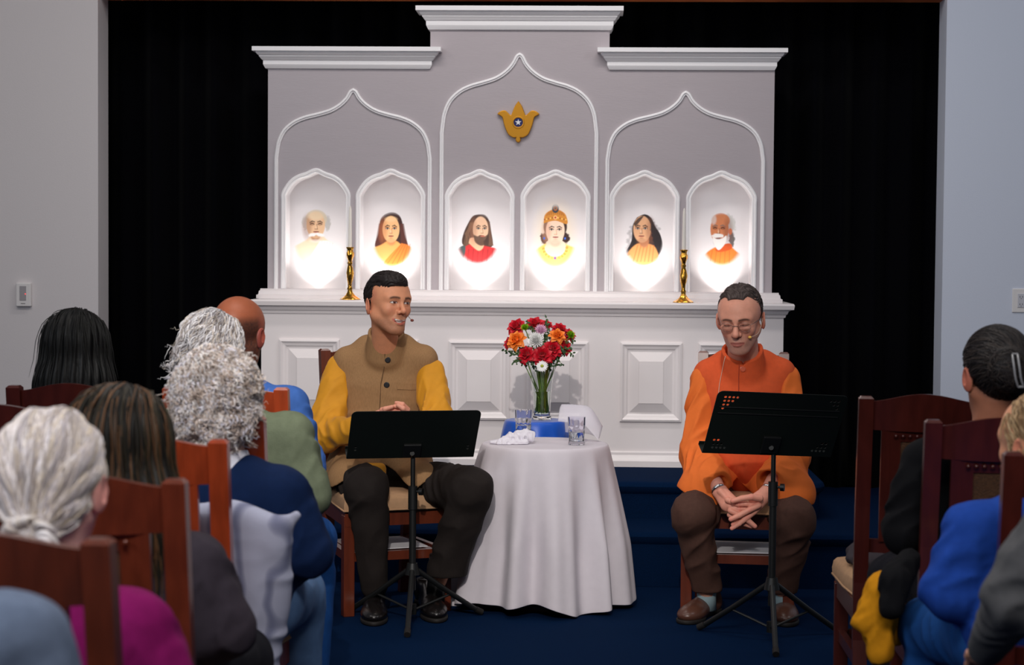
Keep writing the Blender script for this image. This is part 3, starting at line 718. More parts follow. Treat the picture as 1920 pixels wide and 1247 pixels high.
# ---------------------------------------------------------------- man in the tan waistcoat
ones_ = lambda P: np.ones(len(P))
def man_left():
    D = 7.62
    hc = J(727, 570, 7.60); HM = head_matrix(hc, yaw=40, pitch=-2, roll=4, sc=1.01)
    nk = J(724, 668, 7.72)
    JJ = dict(pelvis=J(720, 905, 7.80), waist=J(716, 840, 7.79), chest=J(722, 740, 7.76), neck=nk, head=hc,
              armL=[J(640, 692, 7.77), J(608, 815, 7.66), J(690, 800, 7.47)], armR=[J(802, 690, 7.72), J(822, 800, 7.62), J(772, 792, 7.45)],
              legL=[J(665, 905, 7.80), J(688, 915, 7.42), J(700, 1110, 7.50)], legR=[J(765, 903, 7.80), J(882, 918, 7.42), J(815, 1105, 7.56)])
    s = head_sdf(neck_to=loc(HM, nk), neck_r=.050, smile=1.0, open_=.0045, nose=1.08); V, Fc = s.mesh()
    C = paint_face(V, (214, 146, 110), (186, 96, 84), (26, 18, 16), beard=(92, 66, 54), beard_amt=.42, brow_w=1.35, gaze=0.35, teeth=True, smile=1.0, open_=.0045)
    parts = [(xf(V, HM), Fc, C)]; V, Fc = trunk(JJ); sk = lin((202, 136, 102)); parts.append((V, Fc, np.tile(sk, (len(V), 1))))
    # hands, fingertips together above the desk
    s = Sdf(J(690, 830, 7.36), J(785, 745, 7.54), .0022)
    lo = np.minimum(J(690, 830, 7.36), J(785, 745, 7.54)); 
    s = Sdf(lo - .02, lo + np.array([.24, .24, .16]), .0022)
    wl = J(693, 798, 7.47); wr = J(775, 794, 7.46)
    s.cap(wl, J(712, 782, 7.45), .026, .024, k=.01, sq=((0, 1, 0), .7)); s.cap(J(712, 782, 7.45), J(728, 776, 7.44), .026, .022, k=.01, sq=((0, 1, 0), .6))
    s.cap(wr, J(762, 780, 7.44), .026, .024, k=.01, sq=((0, 1, 0), .7))
    for i, (x0, y0, x1, y1, x2, y2) in enumerate([(716, 768, 733, 764, 748, 766), (720, 774, 738, 770, 752, 771), (722, 780, 738, 777, 752, 777), (722, 787, 737, 784, 750, 783)]):
        hand_finger(s, [J(x0, y0, 7.43), J(x1, y1, 7.415), J(x2, y2, 7.42)], [.0095, .0085, .0075])
    for i, (x0, y0, x1, y1, x2, y2) in enumerate([(765, 768, 755, 758, 743, 755), (762, 773, 751, 763, 739, 762), (760, 780, 750, 773, 738, 774), (760, 786, 750, 782, 740, 784)]):
        hand_finger(s, [J(x0, y0, 7.42), J(x1, y1, 7.40), J(x2, y2, 7.405)], [.0095, .0088, .0075])
    hand_finger(s, [J(714, 778, 7.42), J(722, 767, 7.395), J(735, 763, 7.39)], [.012, .010, .008]); hand_finger(s, [J(764, 776, 7.41), J(756, 766, 7.385), J(746, 760, 7.385)], [.012, .010, .008])
    V, Fc = s.mesh(); parts.append((V, Fc, np.tile(lin((220, 150, 125)), (len(V), 1))))
    V, Fc, C = join(parts); root = fast_obj('person', V, Fc, m_skin, colors=C)
    tag(root, 'smiling person with short black hair in tan waistcoat over mustard shirt', 'person')
    # hair
    s = Sdf((-.11, -.13, -.1), (.11, .14, .17), .0025)
    s.ell((0, .016, .038), (.0795, .101, .087), k=0); s.ell((-.008, -.048, .084), (.054, .046, .028), k=.03); s.ell((-.01, -.01, .098), (.05, .06, .026), k=.03)
    s.near(lambda X, Y, Z: .0025 * np.sin(X * 260 + 60 * vnoise(X * 20, Y * 12, Z * 20)) * .6)
    def cut(F, X, Y, Z):
        zl = np.interp(Y, [-.13, -.085, -.062, -.045, -.03, -.012, .0, .03, .1], [.070, .068, .050, .020, -.010, -.030, .022, -.045, -.072])
        side = soft(np.abs(X), .035, .06)
        zl2 = np.where(Y < -.03, np.interp(np.abs(X), [0, .03, .05, .07], [.068, .064, .044, .018]), -9)
        zl3 = np.maximum(np.minimum(zl, .074), np.where(Y < -.052, zl2, -9)); return np.maximum(F, zl3 - Z)
    s.hook(cut); V, Fc = s.mesh(); dark = lin((32, 25, 25)); C = np.tile(dark, (len(V), 1))
    st = strands(V, Fc, 2200, .034, .0007, lambda P: np.stack([.6 * ones_(P), .8 * ones_(P), -1.4 * soft(.085 - P[:, 2], 0, .05)], 1), seg=6, lift=.0009, jitter=.08, color=lin((44, 36, 34)), cvar=.4, stick=1.0)
    V, Fc, C = join([(V, Fc, C), st]); fast_obj('hair', xf(V, HM), Fc, m_hair, root, colors=C)
    headset(HM, root, 1, (.052, -.098, -.062), (120, 60, 50))
    # mustard shirt: sleeves and shoulder
    lo = np.array([min(p[0] for p in JJ['armL']) - .1, 7.25, 1.0]); aL = JJ['armL']; aR = JJ['armR']
    s = Sdf((aL[1][0] - .12, 7.33, J(0, 945, 7.5)[2]), (aR[1][0] + .12, 7.92, nk[2] + .05), .005)
    sh = J(650, 682, 7.77); f1 = ((.010, .07, .85, .5, 2.2), (.006, .05, .35, .5, 3.0)); f2 = ((.009, .055, .15, .5, 1.8), (.006, .04, .7, .45, 1.4))
    s.cap(J(638, 694, 7.78), aL[1], .060, .064, k=.03, folds=f1); s.cap(aL[1], aL[2] * .8 + aL[1] * .2, .060, .044, k=.03, folds=f2); s.ell(aL[1] + np.array([-.01, .0, -.02]), (.05, .055, .045), k=.03)
    s.cap(J(806, 698, 7.74), aR[1], .058, .060, k=.03, folds=f1); s.cap(aR[1], aR[2] * .8 + aR[1] * .2, .056, .042, k=.03, folds=f2)
    
    s.cap(aL[1] * .25 + aL[2] * .75, aL[2] + (aL[2] - aL[1]) * .3, .034, .034, k=.003, sub=True); s.cap(aR[1] * .25 + aR[2] * .75, aR[2] + (aR[2] - aR[1]) * .3, .032, .032, k=.003, sub=True)
    # shirt tails between the waistcoat flaps
    s.box(J(700, 885, 7.52), (.05, .03, .035), euler(rx=-15), rd=.02, k=.02); s.cap(J(612, 880, 7.80), J(600, 925, 7.82), .028, .012, k=.02)
    V, Fc = s.mesh(); fast_obj('shirt', V, Fc, m_kurta, root)
    # waistcoat
    s = Sdf((aL[1][0] - .12, 7.33, J(0, 960, 7.4)[2]), (aR[1][0] + .10, 7.97, J(0, 596, 7.7)[2]), .0038)
    s.cap(J(722, 725, 7.78), J(716, 845, 7.78), .122, .112, k=.05, sq=((1, 0, 0), 1.56), folds=((.005, .09, .9, .5, .6), (.004, .05, .5, .5, 1.0)))
    s.cap(J(653, 678, 7.78), J(792, 675, 7.75), .064, .064, k=.05); s.cap(J(690, 650, 7.79), J(754, 648, 7.77), .050, .050, k=.05)
    s.cap(J(716, 845, 7.78), J(714, 905, 7.80), .116, .128, k=.06, sq=((1, 0, 0), 1.5))
    for a, b_, r1, r2 in ((J(655, 895, 7.76), J(655, 900, 7.60), .10, .09), (J(765, 895, 7.76), J(790, 905, 7.60), .095, .085)): s.cap(a, b_, r1, r2, k=.06, folds=((.005, .06, .5, .6, .8),))
    ca = J(724, 666, 7.735); cb = J(724, 628, 7.705)
    s.cap(ca, cb, .088, .074, k=.014)
    s.cap(ca + (cb - ca) * .2, cb + (cb - ca), .060, .062, k=.003, sub=True)
    up = (cb - ca) / np.linalg.norm(cb - ca)
    s.hook(lambda F, X, Y, Z: np.maximum(F, np.where(Z > ca[2], (X - cb[0]) * up[0] + (Y - cb[1]) * up[1] + (Z - cb[2]) * up[2] - .020 + .36 * np.clip(7.71 - Y, 0, .12), -1)))
    s.cap(J(727, 656, 7.64), J(730, 615, 7.60), .002, .022, k=.003, sub=True)
    hx_ = [J(p, 0, 7.6)[0] for p in (590, 605, 640, 680, 700, 716, 724, 745, 785, 818, 840)]; hz_ = [J(0, p, 7.55)[2] for p in (925, 916, 900, 874, 866, 884, 868, 880, 908, 882, 872)]
    s.hook(lambda F, X, Y, Z: np.maximum(F, np.interp(X, hx_, hz_) * np.clip((7.78 - Y) / .08, 0, 1) + J(0, 930, 7.7)[2] * (1 - np.clip((7.78 - Y) / .08, 0, 1)) - Z))
    V, Fc = s.mesh()
    v = fast_obj('waistcoat', V, Fc, m_vest, root)
    def front(px, py, Yg=7.3): # front surface of the waistcoat at this place
        o_ = Vector((0, 0, CAM_H)); d = ray(px, py).normalized()
        from mathutils.bvhtree import BVHTree
        bv = front.bv = getattr(front, 'bv', None) or BVHTree.FromPolygons([tuple(q) for q in V], [tuple(int(i) for i in q) for q in Fc]); r = bv.ray_cast(o_, d)
        return r[0] - d * .0015 if r[0] is not None else Vector(J(px, py, 7.62))
    for px, py in ((727, 675), (725, 722)): b = MB(); b.lathe([(0, -.003), (.0105, -.003), (.012, 0), (.0085, .0015), (.0085, .0005), (0, .0005)], front(px, py), 16, axis=Matrix.Rotation(PI / 2, 3, 'X')); b.build('button', m_btn, v, smooth='auto')
    m_seam = mat('tan_seam', (96, 70, 46), 0.9)
    b = MB(); b.tube([front(px, py) + Vector((0, .0008, 0)) for px, py in ((722, 660), (720, 690), (714, 720), (713, 745), (711, 790), (710, 840))], .0016, 5); b.build('front_seam', m_seam, v)
    b = MB(); P = [front(px, py) for px, py in ((745, 718), (772, 720), (796, 719))]; Q = [front(px, py) for px, py in ((745, 730), (772, 731), (796, 730))]
    for i in range(2):
        a0, a1, c0, c1 = P[i], P[i + 1], Q[i], Q[i + 1]; n_ = Vector((0, -.003, 0)); b.add([a0, a1, c1, c0, a0 + n_, a1 + n_, c1 + n_, c0 + n_], [(4, 5, 6, 7), (0, 4, 7, 3), (0, 1, 5, 4), (3, 7, 6, 2), (1, 2, 6, 5)])
    b.build('pocket_welt', m_vest, v)
    # trousers
    lL, lR = JJ['legL'], JJ['legR']
    s = Sdf((lL[1][0] - .16, 7.24, .01), (lR[1][0] + .14, 7.98, J(0, 850, 7.6)[2]), .0055)
    kf = ((.009, .06, .9, .5, 1.4), (.006, .04, .6, .4, 2)); sf = ((.010, .08, .1, .4, 1.2), (.006, .10, .75, .5, .6))
    s.cap(JJ['pelvis'], JJ['pelvis'] + np.array([0, 0, .03]), .12, .12, k=.05, sq=((1, 0, 0), 1.4))
    s.cap(lL[0], lL[1], .094, .078, k=.05, folds=kf); s.cap(lL[1], lL[2] + np.array([0, 0, .03]), .074, .056, k=.03, folds=sf)
    s.cap(lR[0], lR[1], .092, .080, k=.05, folds=kf); s.cap(lR[1], J(838, 1068, 7.52), .078, .076, k=.03, folds=sf)
    s.cap(J(838, 1068, 7.52), J(832, 1120, 7.53), .08, .07, k=.01)
    zr = J(0, 1068, 7.5)[2]; xs = J(765, 0, 7.5)[0]
    s.hook(lambda F, X, Y, Z: np.maximum(F, np.where(X > xs, zr + .25 * np.clip(J(800, 0, 7.5)[0] - X, -.02, .2) * 0 - Z, .055 - Z)))
    s.cap(J(836, 1075, 7.52), J(834, 1120, 7.53), .068, .066, k=.003, sub=True)
    V, Fc = s.mesh(); fast_obj('trousers', V, Fc, m_trous, root)
    b = MB(); b.tube([J(822, 1040, 7.54), J(815, 1140, 7.56)], [.036, .038], 14); b.build('sock', m_black, root, smooth=True)
    shoe('shoe', WZ(703, 1135, .0), WZ(701, 1172, .0), m_shoeb, root)
    shoe('shoe', WZ(795, 1128, .0), WZ(818, 1166, .0), m_shoeb, root)
    return root
man_left()
# ---------------------------------------------------------------- man in orange
def man_right():
    hc = J(1388, 597, 7.60); HM = head_matrix(hc, yaw=-14, pitch=15, roll=-2, sc=1.07)
    nk = J(1394, 685, 7.74)
    JJ = dict(pelvis=J(1398, 915, 7.82), waist=J(1396, 850, 7.80), chest=J(1394, 750, 7.77), neck=nk, head=hc,
              armL=[J(1322, 712, 7.77), J(1306, 850, 7.70), J(1350, 925, 7.46)], armR=[J(1468, 712, 7.77), J(1490, 850, 7.70), J(1438, 925, 7.46)],
              legL=[J(1345, 930, 7.82), J(1298, 965, 7.42), J(1325, 1110, 7.54)], legR=[J(1445, 930, 7.82), J(1490, 975, 7.42), J(1466, 1110, 7.54)])
    def lids(s):
        for g in (-1, 1): s.ell((g * .031, -.0775, .004), (.0155, .0150, .0140), k=.003); s.ell((g * .031, -.089, -.012), (.013, .006, .006), k=.008)
    s = head_sdf(neck_to=loc(HM, nk), nose=1.35, jaw=.95, hook_=lids, fat=-.001); V, Fc = s.mesh()
    C = paint_face(V, (218, 152, 128), (180, 100, 90), (40, 28, 24), beard=(128, 104, 98), beard_amt=.5, eyes='closed', brow_w=1.3)
    parts = [(xf(V, HM), Fc, C)]; V, Fc = trunk(JJ); parts.append((V, Fc, np.tile(lin((206, 150, 126)), (len(V), 1))))
    # clasped hands
    Z = lambda u, v, Y: J(1200 + u / 3.064, 840 + v / 3.064, Y)
    s = Sdf(Z(380, 520, 7.3), Z(800, 150, 7.56), .0021); h = s
    s = Sdf(np.minimum(Z(370, 520, 7.3), Z(370, 520, 7.56)), np.maximum(Z(810, 150, 7.3), Z(810, 150, 7.56)), .0021)
    Yh = 7.40
    s.cap(Z(420, 175, 7.50), Z(455, 245, 7.44), .030, .026, k=.01, sq=((0, 1, 0), .85)); s.cap(Z(455, 245, 7.44), Z(505, 320, 7.41), .027, .032, k=.01, sq=((0, 1, 0), .6)); s.cap(Z(470, 255, 7.43), Z(560, 330, 7.40), .020, .018, k=.015)
    s.cap(Z(768, 185, 7.50), Z(728, 255, 7.43), .030, .026, k=.01, sq=((0, 1, 0), .85)); s.cap(Z(728, 255, 7.43), Z(670, 305, 7.40), .026, .031, k=.01, sq=((0, 1, 0), .6)); s.cap(Z(700, 300, 7.41), Z(660, 350, 7.39), .018, .018, k=.015)
    F1 = [(([505, 300], [565, 322], [612, 322], [650, 332]), 7.375, (.0125, .0115, .0105, .009)),   # picture-left hand: index
          (([515, 335], [570, 352], [612, 352], [640, 360]), 7.385, (.012, .0115, .0105, .009)),
          (([520, 360], [575, 385], [625, 420], [660, 450]), 7.375, (.012, .0115, .0105, .009)),
          (([515, 385], [560, 415], [600, 437], [640, 452]), 7.395, (.011, .0105, .009, .008)),
          (([462, 250], [500, 290], [520, 345], [545, 375]), 7.405, (.014, .012, .011, .010))]
    F2 = [(([690, 290], [640, 282], [585, 290], [532, 305]), 7.352, (.0135, .0125, .0115, .0095)),  # the other thumb, on top
          (([680, 330], [630, 355], [570, 388], [522, 410]), 7.358, (.0125, .012, .011, .0095)),
          (([670, 350], [625, 385], [580, 420], [535, 440]), 7.380, (.012, .0115, .0105, .009)),
          (([660, 365], [615, 400], [570, 435], [528, 462]), 7.370, (.0115, .011, .010, .0085))]
    for pts, Y, r in F1 + F2: hand_finger(s, [Z(a, b, Y + (.012 if i in (0,) else 0)) for i, (a, b) in enumerate(pts)], r, k=.0025)
    V, Fc = s.mesh(); C = np.tile(lin((222, 150, 128)), (len(V), 1)); kn = np.zeros(len(V))
    for pts, Y, r in F1 + F2:
        for (a, b) in (pts[1], pts[3]): kn = np.maximum(kn, np.exp(-np.sum((V - Z(a, b, Y - .008)) ** 2, 1) / .008 ** 2))
    C = mixc(C, kn * .45, lin((226, 120, 110))); parts.append((V, Fc, C))
    V, Fc, C = join(parts); root = fast_obj('person', V, Fc, m_skin, colors=C)
    tag(root, 'seated person in orange tunic and glasses looking down with clasped hands', 'person')
    # hair: receding, dark brown turning grey
    s = Sdf((-.1, -.12, -.1), (.1, .13, .15), .0025)
    s.ell((0, .017, .038), (.0800, .100, .0875), k=0); s.ell((0, -.030, .088), (.045, .04, .026), k=.03)
    s.near(lambda X, Y, Z: .0022 * np.sin(X * 240 + 60 * vnoise(X * 20, Y * 12, Z * 20)))
    def cut(F, X, Y, Z):
        zl = np.interp(Y, [-.13, -.085, -.065, -.045, -.025, -.012, .0, .03, .1], [.2, .12, .085, .066, .02, -.022, .024, -.045, -.072])
        fr = np.interp(np.abs(X), [0, .02, .04, .055, .07], [-.083, -.078, -.045, -.035, -.03]) * soft(Z, .03, .075)
        return np.maximum(np.maximum(F, zl - Z), np.where(Z > .062, fr + .0 - Y, -1))
    s.hook(cut); V, Fc = s.mesh()
    def gcol(V): 
        g = soft(-V[:, 2], -.045, .03) * .65 + .18; return lin((62, 48, 44))[None] * (1 - g)[:, None] + lin((128, 118, 114))[None] * g[:, None]
    C = gcol(V); st = strands(V, Fc, 2200, .028, .0007, lambda P: np.stack([1.2 * np.sign(P[:, 0]) * soft(np.abs(P[:, 0]), .01, .05), .8 * ones_(P), -1.2 * soft(.10 - P[:, 2], 0, .06)], 1), seg=6, lift=.0009, jitter=.10, color=lin((60, 48, 46)), cvar=.5, stick=1.0)
    st = (st[0], st[1], gcol(st[0]) * (0.6 + .8 * np.repeat(np.random.RandomState(2).rand(2200), 28)[:, None])); V, Fc, C = join([(V, Fc, C), st]); fast_obj('hair', xf(V, HM), Fc, m_hair, root, colors=C)
    headset(HM, root, 1, (.046, -.082, -.048), (236, 190, 90), mat('clear_wire', (200, 180, 160), 0.4))
    # glasses
    b = MB()
    for g in (-1, 1):
        e = [HM @ Vector((g * .033 + .0235 * math.cos(t) * (1 if True else 1), -.1075 + .004 * abs(math.cos(t)) * (1 if g * math.cos(t) > 0 else 0), -.002 + .0165 * math.sin(t))) for t in np.linspace(0, 2 * PI, 25)]
        b.tube(e, .0006, 5, cap=False)
        b.tube([HM @ Vector(p) for p in ((g * .056, -.105, .006), (g * .066, -.09, .008), (g * .079, -.03, .006), (g * .082, .005, .004), (g * .083, .02, -.010))], .0011, 5)
    b.tube([HM @ Vector(p) for p in ((-.010, -.108, .002), (0, -.1115, .004), (.010, -.108, .002))], .0011, 5)
    gl = b.build('glasses', mat('glasses_wire', (110, 105, 105), 0.25, metal=.8), root, smooth=True)
    m_gl = mat('clear_glass', (255, 255, 255), 0.02, trans=1.0, ior=1.05, spec=0.5)
    for g in (-1, 1):
        b = MB(); n_ = 24; ctr = HM @ Vector((g * .033, -.108, -.002)); rim = [HM @ Vector((g * .033 + .023 * math.cos(t), -.107, -.002 + .016 * math.sin(t))) for t in np.linspace(0, 2 * PI, n_, endpoint=False)]
        rim2 = [p + (HM.to_3x3() @ Vector((0, .0012, 0))) for p in rim]
        b.add([ctr] + rim + [ctr + HM.to_3x3() @ Vector((0, .0012, 0))] + rim2, [(0, 1 + i, 1 + (i + 1) % n_) for i in range(n_)] + [(n_ + 1, n_ + 2 + (i + 1) % n_, n_ + 2 + i) for i in range(n_)] + [(1 + i, n_ + 2 + i, n_ + 2 + (i + 1) % n_, 1 + (i + 1) % n_) for i in range(n_)]); b.build('lens', m_gl, gl, smooth=True)
    # tunic sleeves
    aL = JJ['armL']; aR = JJ['armR']
    f1 = ((.010, .07, .85, .5, 2.2), (.006, .05, .35, .5, 3.0)); f2 = ((.009, .055, .15, .6, 1.8), (.006, .04, .7, .45, 1.4))
    s = Sdf((aL[1][0] - .12, 7.33, J(0, 960, 7.5)[2]), (aR[1][0] + .12, 7.95, nk[2] + .05), .0042)
    s.cap(J(1322, 712, 7.79), aL[1], .062, .058, k=.03, folds=f1); s.cap(aL[1], J(1344, 905, 7.50), .058, .058, k=.03, folds=f2); s.ell(aL[1] + np.array([-.008, .0, -.01]), (.045, .055, .05), k=.03)
    s.cap(J(1471, 712, 7.79), aR[1], .062, .058, k=.03, folds=f1); s.cap(aR[1], J(1448, 900, 7.50), .058, .060, k=.03, folds=f2); s.ell(aR[1] + np.array([.008, .0, -.01]), (.045, .055, .05), k=.03)
    for w_, e_ in ((aL, J(1344, 905, 7.50)), (aR, J(1448, 900, 7.50))):
        dd = (w_[2] - w_[1]); dd /= np.linalg.norm(dd); c0 = e_ + dd * .012
        s.hook(lambda F, X, Y, Z, c0=c0, dd=dd: np.where((X - c0[0]) ** 2 + (Y - c0[1]) ** 2 + (Z - c0[2]) ** 2 < .012, np.maximum(F, (X - c0[0]) * dd[0] + (Y - c0[1]) * dd[1] + (Z - c0[2]) * dd[2]), F))
        s.cap(e_ - dd * .045, e_ + dd * .05, .042, .052, k=.003, sub=True)
    # skirt of the tunic over the thighs
    for a, b_ in ((J(1350, 915, 7.80), J(1318, 925, 7.56)), (J(1442, 915, 7.80), J(1478, 925, 7.56))): s.cap(a, b_, .118, .106, k=.06, folds=((.005, .06, .5, .6, .8),))
    s.cap(J(1396, 850, 7.82), J(1398, 915, 7.83), .10, .12, k=.06, sq=((1, 0, 0), 1.5))
    hx_ = [J(p, 0, 7.6)[0] for p in (1270, 1282, 1310, 1336, 1352, 1375, 1396, 1410, 1440, 1455, 1480, 1512, 1520)]; hz_ = [J(0, p, 7.55)[2] for p in (890, 898, 915, 938, 925, 895, 885, 900, 925, 935, 925, 918, 925)]
    s.hook(lambda F, X, Y, Z: np.maximum(F, np.interp(X, hx_, hz_) * np.clip((7.80 - Y) / .08, 0, 1) + J(0, 940, 7.7)[2] * (1 - np.clip((7.80 - Y) / .08, 0, 1)) - Z))
    V, Fc = s.mesh(); fast_obj('tunic', V, Fc, m_otun, root)
    # waistcoat in a redder orange
    s = Sdf((aL[1][0] - .08, 7.40, J(0, 950, 7.4)[2]), (aR[1][0] + .08, 7.97, J(0, 630, 7.7)[2]), .0038)
    s.cap(J(1394, 745, 7.78), J(1396, 860, 7.79), .126, .118, k=.05, sq=((1, 0, 0), 1.38), folds=((.004, .09, .9, .5, .6), (.0035, .05, .5, .5, 1.0)))
    s.cap(J(1330, 703, 7.79), J(1462, 701, 7.79), .066, .066, k=.05); s.cap(J(1362, 678, 7.80), J(1428, 678, 7.80), .050, .050, k=.05)
    s.cap(J(1396, 860, 7.79), J(1397, 900, 7.80), .118, .118, k=.05, sq=((1, 0, 0), 1.4))
    ca = J(1394, 700, 7.75); cb = J(1392, 660, 7.715); s.cap(ca, cb, .094, .084, k=.014)
    s.cap(ca + (cb - ca) * .15, cb + (cb - ca), .066, .070, k=.003, sub=True)
    up = (cb - ca) / np.linalg.norm(cb - ca)
    s.hook(lambda F, X, Y, Z: np.maximum(F, np.where(Z > ca[2], (X - cb[0]) * up[0] + (Y - cb[1]) * up[1] + (Z - cb[2]) * up[2] - .020 + .34 * np.clip(7.72 - Y, 0, .12), -1)))
    s.cap(J(1394, 690, 7.66), J(1393, 650, 7.60), .002, .022, k=.003, sub=True)
    s.cap(J(1397, 950, 7.60), J(1395, 872, 7.66), .07, .002, k=.006, sub=True)
    s.hook(lambda F, X, Y, Z: np.maximum(F, J(0, 915, 7.6)[2] - Z)); V, Fc = s.mesh(); v = fast_obj('waistcoat', V, Fc, m_ovest, root)
    from mathutils.bvhtree import BVHTree
    bv = BVHTree.FromPolygons([tuple(q) for q in V], [tuple(int(i) for i in q) for q in Fc])
    def front(px, py):
        d = ray(px, py).normalized(); r = bv.ray_cast(Vector((0, 0, CAM_H)), d); return r[0] - d * .0015 if r[0] is not None else Vector(J(px, py, 7.64))
    b = MB(); b.lathe([(0, -.003), (.0105, -.003), (.012, 0), (.0085, .0015), (.0085, .0005), (0, .0005)], front(1393, 692), 16, axis=Matrix.Rotation(PI / 2, 3, 'X')); b.build('button', mat('orange_button', (196, 90, 60), .3, spec=.7), v, smooth='auto')
    b = MB(); b.tube([front(px, py) + Vector((0, .0008, 0)) for px, py in ((1386, 684), (1385, 710), (1385, 740), (1386, 770), (1388, 800), (1389, 840))], .0015, 5); b.build('front_seam', mat('orange_seam', (160, 60, 36), .9), v)
    b = MB(); b.tube([front(px, py) - Vector((0, .002, 0)) for px, py in ((1360, 668), (1357, 680), (1353, 700), (1349, 720), (1347, 740), (1348, 790))], .0013, 6); b.build('microphone_cord', mat('cord_beige', (200, 180, 160), .5), root, smooth=True)
    # trousers
    lL, lR = JJ['legL'], JJ['legR']; s = Sdf((lL[1][0] - .16, 7.24, .01), (lR[1][0] + .16, 7.99, J(0, 860, 7.6)[2]), .005)
    kf = ((.009, .05, .9, .5, 1.4), (.006, .035, .6, .4, 2)); sf = ((.010, .07, .1, .4, 1.2), (.007, .08, .75, .5, .6))
    s.cap(JJ['pelvis'], JJ['pelvis'] + np.array([0, 0, .03]), .12, .12, k=.05, sq=((1, 0, 0), 1.4))
    for l, hz in ((lL, 1096), (lR, 1100)): s.cap(l[0], l[1], .096, .076, k=.05, folds=kf); s.cap(l[1], l[2] + np.array([0, 0, .02]), .072, .058, k=.03, folds=sf)
    s.hook(lambda F, X, Y, Z: np.maximum(F, .105 - Z)); 
    for l in (lL, lR): s.cap(l[2] + np.array([0, 0, .03]), l[2] + np.array([0, 0, -.08]), .048, .05, k=.003, sub=True)
    V, Fc = s.mesh(); fast_obj('trousers', V, Fc, m_trous2, root)
    for l in (lL, lR): b = MB(); b.tube([l[2] + np.array([0, 0, .08]), l[2] + np.array([0, .01, -.02]), l[2] + np.array([0, .015, -.07])], [.040, .038, .040], 18); b.build('sock', m_sock, root, smooth=True)
    shoe('shoe', WZ(1338, 1146, 0), WZ(1286, 1170, 0), m_shoebr, root); shoe('shoe', WZ(1466, 1140, 0), WZ(1474, 1174, 0), m_shoebr, root)
    # watch and bracelet
    def band(c, ax, r, w, m, name):
        Rm = Matrix(rot_to(ax).tolist()); b = MB(); b.lathe([(r, -w), (r + .002, -w * .6), (r + .0025, 0), (r + .002, w * .6), (r, w)], c, 24, cap=False, axis=Rm); return b.build(name, m, root, smooth=True)
    band(Z(452, 240, 7.443), Z(505, 320, 7.41) - Z(420, 175, 7.50), .0285, .006, m_steel, 'bracelet'); band(Z(735, 245, 7.438), Z(670, 305, 7.40) - Z(768, 185, 7.5), .0285, .006, m_steel, 'watch')
    return root
man_right()
